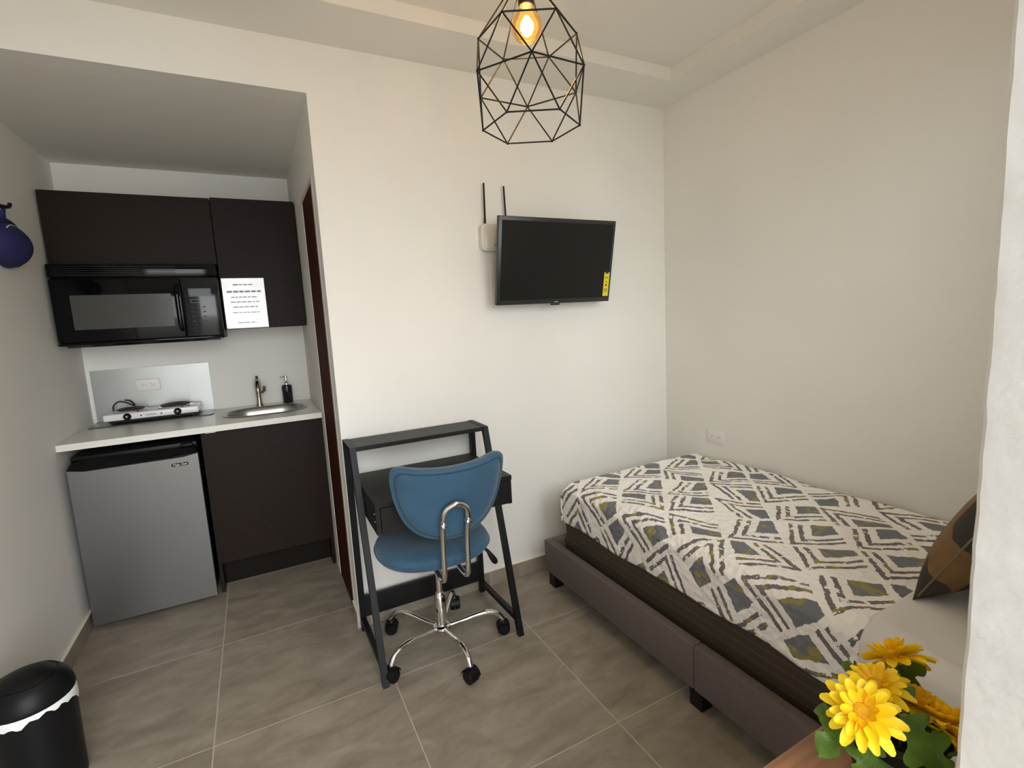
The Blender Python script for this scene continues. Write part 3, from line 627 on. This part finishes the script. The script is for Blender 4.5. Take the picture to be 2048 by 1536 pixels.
for z_, h_, w_ in ((0.128, 0.010, 0.018), (0.104, 0.003, 0.022), (0.082, 0.006, 0.006), (0.066, 0.010, 0.008), (0.045, 0.003, 0.022), (0.036, 0.003, 0.022)):
    tv.part('sticker_print', box(TW/2-0.03-w_/2, TW/2-0.03+w_/2, -0.0149, -0.0144, -THh/2+0.028+z_-h_/2-0.01, -THh/2+0.028+z_+h_/2-0.01), M['dark'], stk)
tv.part('wall_bracket', [rbox(-0.10, 0.10, 0.036, 0.050, -0.10, 0.10, 0.003), xf(box(-0.03, 0.03, -0.02, 0.075, -0.04, 0.04), Matrix.Rotation(math.radians(-11), 4, 'X') @ Matrix.Translation((0, 0.045, 0)))], M['blackmatte'])
rt = T('wifi_router', (0.80, -0.02, 1.73), 'white router with two black antennas mounted behind the television', 'router')
rt.part('body', [prism(rrect(0.703, 0.900, 1.668, 1.790, 0.022, 5), 'y', -0.034, -0.003), prism(rrect(0.712, 0.892, 1.676, 1.782, 0.018, 5), 'y', -0.040, -0.033)], M['router'])
for x0_, x1_, z1_ in ((0.731, 0.735, 1.975), (0.842, 0.838, 1.968)):
    an = rt.part('antenna', tube([(x0_, -0.02, 1.785), (x0_, -0.02, 1.815), (x0_+(x1_-x0_)*0.2, -0.02, 1.817), (x1_, -0.02, z1_)], [0.0052, 0.0052, 0.0046, 0.0042], 8), M['blackplastic'])
rt.part('plug', tube([(0.765, -0.045, 1.692), (0.785, -0.052, 1.697), (0.84, -0.055, 1.70)], [0.002, 0.005, 0.005], 8), M['blackplastic'])
rt.part('port', [box(0.793, 0.80, -0.041, -0.0395, 1.75, 1.758), box(0.793, 0.80, -0.041, -0.0395, 1.735, 1.743)], M['dark'])

# ================================================================== DESK
dk = T('ladder_desk', (0.30, -0.22, 0), 'small black ladder desk with a raised shelf against the television wall', 'desk')
LW = 0.024
for x_ in (0.013, 0.592):
    dk.part('leg', box(x_-LW/2, x_+LW/2, -0.042, -0.018, 0, 0.874), M['blackmatte'])
    dk.part('leg', [([(x_-LW/2, -0.196, 0.874), (x_+LW/2, -0.196, 0.874), (x_+LW/2, -0.172, 0.874), (x_-LW/2, -0.172, 0.874), (x_-LW/2, -0.447, 0), (x_+LW/2, -0.447, 0), (x_+LW/2, -0.423, 0), (x_-LW/2, -0.423, 0)],
        [(0, 1, 2, 3), (7, 6, 5, 4), (0, 4, 5, 1), (1, 5, 6, 2), (2, 6, 7, 3), (3, 7, 4, 0)])], M['blackmatte'])
    dk.part('side_rail', bar((x_, -0.040, 0.052), (x_, -0.418, 0.066), 0.020, 0.022), M['blackmatte'])
    dk.part('top_rail', box(x_-LW/2, x_+LW/2, -0.175, -0.018, 0.857, 0.8742), M['blackmatte'])
dk.part('shelf', rbox(0.0255, 0.5795, -0.194, -0.020, 0.855, 0.8725, 0.0015, 1), M['deskwood'])
tp = dk.part('desktop', [rbox(0.028, 0.577, -0.462, -0.045, 0.703, 0.7215, 0.0015, 1), box(0.030, 0.046, -0.458, -0.046, 0.603, 0.703), box(0.559, 0.575, -0.458, -0.046, 0.603, 0.703), box(0.046, 0.559, -0.452, -0.046, 0.603, 0.615), box(0.046, 0.559, -0.060, -0.046, 0.615, 0.703)], M['deskwood'])
dk.part('drawer_front', rbox(0.048, 0.557, -0.461, -0.445, 0.606, 0.701, 0.001, 1), M['deskwood'], tp)
for x_ in (0.0295, 0.5755):
    for y_, z_ in ((-0.43, 0.645), (-0.22, 0.660), (-0.43, 0.675)):
        dk.part('screw', lathe([(0.004, -0.001), (0.004, 0.001)], 10, (x_, y_, z_), 'x'), M['chrome'], tp)
dk.part('back_panel', box(0.025, 0.580, -0.038, -0.022, 0.062, 0.158), M['deskwood'])

# ================================================================== CHAIR (local, faces +y)
ch = T('swivel_chair', (0.2825, -0.323, 0), 'blue velvet swivel chair with chrome base pushed up to the black desk', 'chair', rotz=math.radians(-4), local=True)
SX, SY = -0.020, -0.030
def seatprof(u, v):
    a = 2*PI*u; s = v*2-1     # v: bottom centre -> rim -> top centre
    if v < 0.5: rr = min(1, v/0.36)**0.9 if v < 0.36 else 1; z = -0.5*(1-0)*1
    ca, sa = math.cos(a), math.sin(a)
    n = 2.35; k = 1/((abs(ca)**n+abs(sa)**n)**(1/n))
    ph = -PI/2+PI*v
    rr = math.copysign(abs(math.cos(ph))**0.42, 1); zz = math.copysign(abs(math.sin(ph))**0.75, math.sin(ph))
    return (SX+0.222*rr*k*ca, SY+0.212*rr*k*sa, 0.482+0.040*zz)
st = ch.part('seat', grid(seatprof, 48, 24), M['blue'], smooth=80)
ch.part('piping', tube([(SX+0.2235*math.cos(2*PI*k/60)/((abs(math.cos(2*PI*k/60))**2.35+abs(math.sin(2*PI*k/60))**2.35)**(1/2.35)), SY+0.2135*math.sin(2*PI*k/60)/((abs(math.cos(2*PI*k/60))**2.35+abs(math.sin(2*PI*k/60))**2.35)**(1/2.35)), 0.479) for k in range(60)], 0.003, 6, closed=True), M['blue'], st)
half = [(0.0, 0.118), (0.07, 0.120), (0.13, 0.126), (0.175, 0.133), (0.197, 0.125), (0.203, 0.095), (0.198, 0.05), (0.186, 0.0), (0.160, -0.06), (0.118, -0.107), (0.06, -0.136), (0.0, -0.145)]
half = [(a*1.10, b*1.08) for a, b in half]
outl = spline([(a, b, 0) for a, b in half]+[(-a, b, 0) for a, b in half[-2:0:-1]], 5, closed=True)
BY, BZ = -0.318, 0.738
def bend(s, t, d):
    # s across, t up, d towards the sitter (+y)
    Rb = 0.40; a = s/Rb
    y = BY + (Rb-(Rb-d)*math.cos(a)) + (-0.27)*t
    x = (Rb-d)*math.sin(a)
    return (x, y, BZ+t)
def pad(scale_rings, dfun):
    n = len(outl); V, Fc = [], []
    for sc_, d in scale_rings:
        for p in outl: V.append(bend(p[0]*sc_, p[1]*sc_+(-0.005)*(1-sc_), d))
    m = len(scale_rings)
    for k in range(m-1):
        for i in range(n): Fc.append((k*n+i, k*n+(i+1) % n, (k+1)*n+(i+1) % n, (k+1)*n+i))
    Fc.append(tuple(range(n))); Fc.append(tuple((m-1)*n+i for i in range(n)))
    return V, Fc
bk = ch.part('backrest', pad([(0.05, 0.004), (0.4, 0.004), (0.7, 0.003), (0.86, 0.001), (0.93, -0.001), (0.965, 0.003), (0.99, 0.014), (1.0, 0.026), (0.985, 0.042), (0.94, 0.054), (0.8, 0.062), (0.5, 0.066), (0.05, 0.067)], None), M['blue'], smooth=80)
ch.part('piping', tube([bend(p[0]*0.885, p[1]*0.885, -0.001) for p in outl], 0.0028, 6, closed=True), M['bluedark'], bk)
ch.part('back_panel', pad([(0.875, 0.002), (0.86, -0.004), (0.7, -0.005), (0.3, -0.006), (0.02, -0.006)], None), M['blue'], bk, smooth=80)
ub = spline([(-0.044, -0.02, 0.424), (-0.044, -0.17, 0.424), (-0.044, -0.245, 0.428), (-0.044, -0.283, 0.447), (-0.044, -0.296, 0.49), (-0.044, -0.308, 0.60), (-0.044, -0.330, 0.68), (-0.034, -0.342, 0.722), (0, -0.350, 0.742)], 5)
ub = ub + [(-p[0], p[1], p[2]) for p in ub[-2::-1]]
bb_ = ch.part('back_bar', tube(ub, 0.0098, 12), M['chrome'], label='bent chrome bar holding the backrest', smooth=70)
for s_ in (-1, 1): ch.part('bolt', lathe([(0.002, -0.344), (0.009, -0.342), (0.0125, -0.334), (0.0125, -0.318)], 12, (s_*0.044, 0, 0.665), 'y'), M['chrome'], bb_)
ch.part('seat_plate', rbox(-0.08, 0.08, -0.12, 0.08, 0.410, 0.440, 0.004), M['blackmatte'])
lv = ch.part('lever', tube([(0.06, -0.02, 0.420), (0.15, -0.045, 0.420), (0.190, -0.058, 0.412)], 0.004, 8), M['blackmatte'])
ch.part('grip', tube([(0.186, -0.056, 0.414), (0.201, -0.062, 0.398), (0.216, -0.068, 0.370), (0.226, -0.072, 0.352), (0.232, -0.074, 0.343)], [0.006, 0.007, 0.012, 0.013, 0.008], 10), M['blackplastic'], lv)
gs = ch.part('gas_lift', lathe([(0.013, 0.24), (0.013, 0.412)], 16), M['chrome'])
ch.part('sleeve', lathe([(0.022, 0.092), (0.023, 0.10), (0.023, 0.222), (0.021, 0.226), (0.016, 0.240)], 18), M['chrome'], gs)
ch.part('hub', lathe([(0.010, 0.046), (0.012, 0.056), (0.014, 0.072), (0.034, 0.078), (0.038, 0.086), (0.036, 0.094), (0.028, 0.099)], 20), M['chrome'])
for k in range(5):
    a = math.radians(-9.9+72*k); c, s = math.cos(a), math.sin(a)
    P = [(0.030, 0.086), (0.09, 0.096), (0.15, 0.108), (0.20, 0.110), (0.24, 0.094), (0.257, 0.070), (0.259, 0.060)]
    lg = ch.part('leg', tube(spline([(r*c, r*s, z) for r, z in P], 4), [0.0095]*8+[0.011]*17, 10), M['chrome'], smooth=70)
    tw = a+random.uniform(0.5, 2.6); tx, ty = math.cos(tw), math.sin(tw)
    mtx = Matrix.Translation((0.261*c, 0.261*s, 0)) @ Matrix.Rotation(tw, 4, 'Z')
    ch.part('caster', [xf(lathe([(0.008, -0.021), (0.024, -0.021), (0.0265, -0.017), (0.0265, -0.004), (0.02, -0.003)], 20, (0, 0.0, 0.0266), 'x'), mtx), xf(lathe([(0.02, 0.003), (0.0265, 0.004), (0.0265, 0.017), (0.024, 0.021), (0.008, 0.021)], 20, (0, 0.0, 0.0266), 'x'), mtx),
        xf(grid(lambda u, v: (-0.022+0.044*v, 0.030*math.cos(PI*u*0.95+0.1), 0.029+0.030*math.sin(PI*u*0.95+0.1)), 12, 1), mtx), xf(lathe([(0.010, 0.048), (0.011, 0.066)], 12), mtx)], M['blackplastic'], lg)

# ================================================================== BED
BX0, BX1, BYF, BYH = 0.900, 1.862, -0.140, -1.985
bf = T('upholstered_bed', (1.38, -1.06, 0), 'low grey upholstered bed frame with black block legs along the right wall', 'bed')
bf.part('side_rail', rbox(BX0, BX0+0.042, -1.098, BYF, 0.075, 0.236, 0.006), M['bedfabric'])
bf.part('side_rail', rbox(BX0, BX0+0.042, BYH, -1.100, 0.075, 0.236, 0.006), M['bedfabric'])
bf.part('side_rail', rbox(BX1-0.042, BX1, BYH, BYF, 0.075, 0.236, 0.006), M['bedfabric'])
bf.part('foot_rail', rbox(BX0+0.043, BX1-0.043, BYF-0.046, BYF, 0.075, 0.236, 0.006), M['bedfabric'])
bf.part('head_rail', rbox(BX0+0.043, BX1-0.043, BYH, BYH+0.046, 0.075, 0.236, 0.006), M['bedfabric'])
for k in range(9): bf.part('slat', box(BX0+0.043, BX1-0.043, -0.30-0.19*k, -0.23-0.19*k, 0.078, 0.098), M['espresso_in'])
for x_ in (BX0+0.012, BX1-0.07):
    for y_ in (BYF-0.07, -1.125, BYH+0.02): bf.part('leg', rbox(x_, x_+0.052, y_, y_+0.055, 0, 0.0755, 0.003, 1), M['blackmatte'])
def soft_box(x0, x1, y0, y1, z0, z1, r, seg=4): return rbox(x0, x1, y0, y1, z0, z1, r, seg)
bsx = T('box_spring', (1.41, -1.1, 0.1), 'dark brown fabric box spring with stitched lines inside the bed frame', 'box spring')
bsx.part('base', soft_box(0.985, 1.810, -1.93, -0.205, 0.100, 0.352, 0.018), M['boxspring'])
bsx.part('piping', tube([(p[0], p[1], 0.347) for p in rrect(0.986, 1.809, -1.929, -0.206, 0.02, 4)], 0.005, 6, closed=True), M['boxspring'])
solo('mattress', soft_box(0.995, 1.856, -1.965, -0.225, 0.353, 0.532, 0.05, 5), M['sheet'], (1.425, -1.1, 0.353), 'white sheeted mattress on the brown box spring', 'mattress', smooth=80)
# printed quilt: grid with arc-length uv
def drape(name, zt, xl, xr, yf, yh, drop, foot, material, label, cat, seed, wob=1.0, nx=130, ny=150):
    r = 0.055
    def prof(a, drop):
        straight = drop-r
        if a < straight: return 0.0, r+(straight-a)
        b = a-straight; arc = r*PI/2
        if b < arc: t = b/r; return r-r*math.cos(t), r-r*math.sin(t)
        return r+(b-arc), 0.0
    Lx = (drop-r)+r*PI/2+(xr-xl-r-0.03); Ly = (drop-r)+r*PI/2+(yf-yh-r) if foot else yf-yh
    V, UV = [], []; rg = random.Random(seed); ph = [rg.uniform(0, 6) for _ in range(8)]
    for j in range(ny+1):
        b = Ly*j/ny; iy, dy = prof(b, drop) if foot else (b, 0.0)
        for i in range(nx+1):
            a = Lx*i/nx; ix, dx = prof(a, drop)
            x, y = xl+ix, yf-iy; d = max(dx, dy)
            if dx > 0 and dy > 0: d = min(drop, math.hypot(dx, dy)) if (dx < r and dy < r) else d
            wv = wob*(0.004*math.sin(9*y+ph[0])+0.003*math.sin(21*y+ph[1]+3*a)+0.0025*math.sin(17*x+11*y+ph[2])+0.002*math.sin(31*x-23*y+ph[3]))
            z = zt-d
            if d < 0.004: z += wv*0.9
            else:
                if dx > 0.03: x += wv*1.0 - 0.006 + 0.010*max(0, dx-0.03)
                if dy > 0.03: y -= wv*0.5
                z += (0.006*math.sin(6.5*b+1)+0.004*math.sin(15*b+2))*min(1, dx/drop)
            V.append((x, y, z)); UV.append((a+0.02, b))
    Fc = [(j*(nx+1)+i, j*(nx+1)+i+1, (j+1)*(nx+1)+i+1, (j+1)*(nx+1)+i) for j in range(ny) for i in range(nx)]
    base = len(V)   # right edge tucks down by the wall
    for j in range(ny+1):
        p = V[j*(nx+1)+nx]; V.append((min(p[0]+0.022, 1.8725), p[1], p[2]-0.02)); UV.append((Lx+0.05, Ly*j/ny))
    Fc += [(j*(nx+1)+nx, base+j, base+j+1, (j+1)*(nx+1)+nx) for j in range(ny)]
    org = (1.42, (yf+yh)/2, 0.35)
    me = raw_mesh(name, (V, Fc), material, org, 80); uvl = me.uv_layers.new(name='UVMap')
    for l in me.loops: uvl.data[l.index].uv = UV[l.vertex_index]
    o = link(name, me, None, org); tag(o, label, cat)
    so = o.modifiers.new('thickness', 'SOLIDIFY'); so.thickness = 0.005; so.offset = 1
drape('bedspread', 0.546, 0.979, 1.868, -0.211, -1.585, 0.205, True, M['quilt'], 'white quilted bedspread with grey and mustard brushed chevrons on the bed', 'bedspread', 3)
drape('top_sheet', 0.553, 0.962, 1.867, -1.572, -1.975, 0.235, False, M['sheet'], 'plain white sheet folded over the head end of the bed', 'sheet', 11, 1.6, 90, 50)
def cushion(wd, ht, th, nu=24, nv=24, pinch=0.06):
    def side(sg):
        def f(u, v):
            a, b = u*2-1, v*2-1
            k = max(0, 1-abs(a)**2.6)**0.55*max(0, 1-abs(b)**2.6)**0.55
            e = 1-pinch*(1-abs(b)**2)*abs(a)**3; e2 = 1-pinch*(1-abs(a)**2)*abs(b)**3
            return (a*wd/2*e, sg*th/2*k, b*ht/2*e2)
        return grid(f, nu, nv)
    return [side(1), side(-1)]
def weld(me):
    bm = bmesh.new(); bm.from_mesh(me); bmesh.ops.remove_doubles(bm, verts=bm.verts, dist=1e-5); bmesh.ops.recalc_face_normals(bm, faces=bm.faces); bm.to_mesh(me); bm.free()
    me.polygons.foreach_set('use_smooth', [True]*len(me.polygons))
# throw pillow leaning towards the head of the bed
tpw = thing('throw_pillow', (1.383, -1.590, 0.566), 'brown and black patchwork throw pillow standing on the bed', 'pillow')
tpw.rotation_euler = (math.radians(27), 0, 0)
me = raw_mesh('cover', [xf(s, Matrix.Translation((0, 0, 0.210))) for s in cushion(0.45, 0.41, 0.15)], M['patchwork'], smooth=80); weld(me); link('cover', me, tpw)
link('piping', raw_mesh('piping', tube([(p[0], -0.002, p[1]+0.210) for p in rrect(-0.222, 0.222, -0.200, 0.200, 0.02, 4)], 0.0022, 6, closed=True), mat('pale_piping', srgb(112, 100, 82), 0.8)), tpw)
# plain pillow propped behind it
pw = thing('bed_pillow', (1.47, -1.765, 0.566), 'plain white bed pillow propped behind the patchwork throw pillow', 'pillow')
pw.rotation_euler = (math.radians(22), 0, 0)
me = raw_mesh('pillowcase', [xf(s_, Matrix.Translation((0, 0, 0.19))) for s_ in cushion(0.62, 0.38, 0.11)], M['sheet'], smooth=80); weld(me); link('pillowcase', me, pw)

# ================================================================== WASTE BIN
bn = T('waste_bin', (-1.000, -0.300, 0), 'black round waste bin with a domed lid and white bag edge by the left wall', 'bin')
bcx, bcy = -1.000, -0.300
bn.part('body', lathe([(0.096, 0.0), (0.099, 0.004), (0.1035, 0.292)], 40, (bcx, bcy, 0)), M['blackplastic'])
nb = 72; bagV, bagF = [], []
for k in range(nb):
    a = 2*PI*k/nb; lowz = 0.279-0.006*(math.sin(3*a+0.6)+0.6*math.sin(7*a)+0.8*math.sin(17*a+2))-0.022*max(0, math.sin(a+1.1))**3*(1+0.4*math.sin(23*a))
    for r, z in ((0.1030, 0.298), (0.1058, 0.2965), (0.1068, 0.288), (0.1072, lowz)):
        bagV.append((bcx+r*math.cos(a), bcy+r*math.sin(a), z))
for k in range(nb):
    j = (k+1) % nb
    for q in range(3): bagF.append((k*4+q, j*4+q, j*4+q+1, k*4+q+1))
bn.part('bin_bag', (bagV, bagF), M['binbag'], label='folded white bin bag edge', smooth=60)
ldm = bn.part('lid', lathe([(0.1052, 0.296), (0.1068, 0.300), (0.1060, 0.310), (0.100, 0.332), (0.088, 0.352), (0.076, 0.364), (0.072, 0.362)], 40, (bcx, bcy, 0)), M['blackplastic'], smooth=60)
bn.part('swing_flap', lathe([(0.0705, 0.3625), (0.062, 0.371), (0.045, 0.379), (0.022, 0.384), (0.002, 0.385)], 40, (bcx, bcy, 0)), M['blackplastic'], ldm, smooth=60)

# ================================================================== TABLE WITH FLOWERS
TZ = 0.72
tb = T('side_table', (0.41, -1.895, 0), 'narrow brown wooden table by the doorway holding the flowers', 'table')
tb.part('table_top', rbox(0.19, 0.478, -1.988, -1.800, TZ-0.028, TZ, 0.002, 1), M['tablewood'])
for x_ in (0.205, 0.44):
    for y_ in (-1.980, -1.833): tb.part('leg', box(x_, x_+0.026, y_, y_+0.026, 0, TZ-0.028), M['tablewood'])
tb.part('apron', box(0.231, 0.44, -1.830, -1.815, TZ-0.085, TZ-0.028), M['tablewood'])

def pix(u, v, dep):
    return CAM + (_r*((u-1024)/FPX) + _u*(-(v-768)/FPX) + _f)*dep
PX, PY = 0.405, -1.895
fl = T('potted_chrysanthemum', (PX, PY, TZ), 'potted plant with bright yellow chrysanthemums on the wooden table', 'plant')
fl.part('pot', lathe([(0.042, TZ+0.0005), (0.044, TZ+0.003), (0.056, TZ+0.075), (0.060, TZ+0.078), (0.060, TZ+0.088), (0.055, TZ+0.088), (0.052, TZ+0.078)], 32, (PX, PY, 0)), M['pot'])
def petal_mesh(name, ln, wd, curl, cup, m):
    prof_ = [0.32, 0.62, 0.86, 1.0, 1.0, 0.86, 0.48]; V, Fc = [], []; nn = len(prof_)
    for i, p_ in enumerate(prof_):
        t = i/(nn-1); 
        for s in (-1, -0.5, 0, 0.5, 1):
            V.append((ln*t-0.04*ln*abs(s)*t, wd/2*p_*s, curl*ln*t*t+cup*wd*(s*s)*p_))
    Fc = [(i*5+k, i*5+k+1, (i+1)*5+k+1, (i+1)*5+k) for i in range(nn-1) for k in range(4)]
    me = raw_mesh(name, (V, Fc), m, smooth=80); return me
PM = [petal_mesh('petal', 0.034, 0.0125, -0.18, 0.18, M['petal']), petal_mesh('petal', 0.027, 0.0115, 0.05, 0.22, M['petal']), petal_mesh('petal', 0.018, 0.0095, 0.35, 0.30, M['petal2'])]
disc_me = raw_mesh('flower_head', lathe([(0.002, -0.006), (0.008, -0.003), (0.0105, 0.002), (0.009, 0.006), (0.005, 0.008), (0.001, 0.0085)], 16), M['disc'], smooth=60)
def flower(pos, normal, scale, roll, layers=((0, 15, 0.0), (1, 14, 0.22), (2, 9, 0.5)), cupped=0.0):
    z = Vector(normal).normalized(); q = z.to_track_quat('Z', 'Y')
    h = link('flower_head', disc_me, fl.e, Vector(pos)-Vector(fl.o)); h.rotation_mode = 'QUATERNION'; h.rotation_quaternion = q; h.scale = (scale,)*3
    for li, cnt, lift in layers:
        for k in range(cnt):
            a = roll+2*PI*(k+0.5*(li % 2))/cnt+random.uniform(-0.08, 0.08)
            p = link('petal', PM[li], h, (0.006*math.cos(a), 0.006*math.sin(a), 0.0005+0.002*li))
            p.rotation_euler = Euler((random.uniform(-0.12, 0.12), -(lift+cupped+random.uniform(-0.08, 0.1)), a), 'XYZ')
            s = random.uniform(0.9, 1.08); p.scale = (s, s*random.uniform(0.92, 1.08), s)
    # stem into the pot
    base = Vector((PX+random.uniform(-0.02, 0.02), PY+random.uniform(-0.02, 0.02), TZ+0.08))
    top = Vector(pos)-z*0.006; midp = (base+top)/2+Vector((0, 0, -0.01))-z*0.015
    fl.part('stem', tube(spline([base, midp, top], 5), 0.0022, 6), M['stem'])
tocam = lambda p: (CAM-Vector(p)).normalized()
p = pix(1724, 1424, 0.585); flower(p, tocam(p)*1.0+Vector((0.05, 0.15, 0.25)), 1.08, 0.2)
p = pix(1752, 1372, 0.63); flower(p, tocam(p)*0.45+Vector((0.0, 0.25, 0.9)), 0.98, 0.9)
p = pix(1788, 1318, 0.67); flower(p, Vector((0.35, 0.75, 0.75)), 1.25, 0.4, cupped=-0.15)
p = pix(1838, 1412, 0.625); flower(p, tocam(p)*0.3+Vector((0.35, 0.1, 0.8)), 0.9, 1.4, cupped=0.2)
p = pix(1893, 1448, 0.60); flower(p, Vector((0.5, 0.25, 0.75)), 1.05, 0.1)
p = pix(1925, 1500, 0.59); flower(p, Vector((0.6, -0.2, 0.5)), 1.0, 0.6)
half_l = [(0, 0.004), (0.08, 0.08), (0.12, 0.26), (0.20, 0.36), (0.27, 0.30), (0.31, 0.19), (0.38, 0.24), (0.44, 0.42), (0.53, 0.46), (0.60, 0.36), (0.63, 0.20), (0.70, 0.20), (0.77, 0.28), (0.86, 0.22), (0.94, 0.11), (1.0, 0.0)]
def leaf_mesh():
    V, Fc = [], []
    sm = spline([(a, b, 0) for a, b in half_l], 2)
    for a, b, _ in sm:
        b = max(b, 0)
        for s in (-1, -0.5, 0, 0.5, 1): V.append((a, s*b*0.95, 0.22*abs(s)*b-0.30*a*a+0.05*math.sin(11*a)*abs(s)))
    n = len(sm); Fc = [(i*5+k, i*5+k+1, (i+1)*5+k+1, (i+1)*5+k) for i in range(n-1) for k in range(4)]
    return raw_mesh('leaf', (V, Fc), M['leaf'], smooth=80)
LM = leaf_mesh()
def leaf(pos, tip, size, nrm, stemto=True):
    x = (Vector(tip)-Vector(pos)).normalized(); n_ = Vector(nrm); z = (n_-x*n_.dot(x)).normalized(); y = z.cross(x)
    o = link('leaf', LM, fl.e); o.matrix_local = Matrix.Translation(Vector(pos)-Vector(fl.o)) @ Matrix((x, y, z)).transposed().to_4x4() @ Matrix.Scale(size, 4)
    if stemto:
        b = Vector((PX, PY, TZ+0.08)); fl.part('stem', tube(spline([b, (b+Vector(pos))/2+Vector((0, 0, 0.008)), Vector(pos)], 4), 0.0013, 6), M['stem'])
upc = lambda p: tocam(p)*0.6+Vector((0, 0, 0.7))
for (u0, v0, d0), (u1, v1, d1_), size in (((1795, 1425, 0.60), (1880, 1530, 0.565), 0.078), ((1716, 1448, 0.60), (1636, 1492, 0.585), 0.060), ((1705, 1440, 0.615), (1640, 1418, 0.62), 0.040),
        ((1775, 1378, 0.66), (1838, 1318, 0.655), 0.056), ((1765, 1420, 0.625), (1815, 1372, 0.61), 0.046), ((1735, 1360, 0.67), (1690, 1316, 0.67), 0.036),
        ((1745, 1478, 0.615), (1722, 1560, 0.60), 0.050), ((1800, 1490, 0.62), (1795, 1580, 0.60), 0.055), ((1830, 1430, 0.64), (1900, 1400, 0.64), 0.040)):
    a_, b_ = pix(u0, v0, d0), pix(u1, v1, d1_); leaf(a_, b_, size, upc(a_)+Vector((random.uniform(-0.3, 0.3), random.uniform(-0.3, 0.3), 0)))
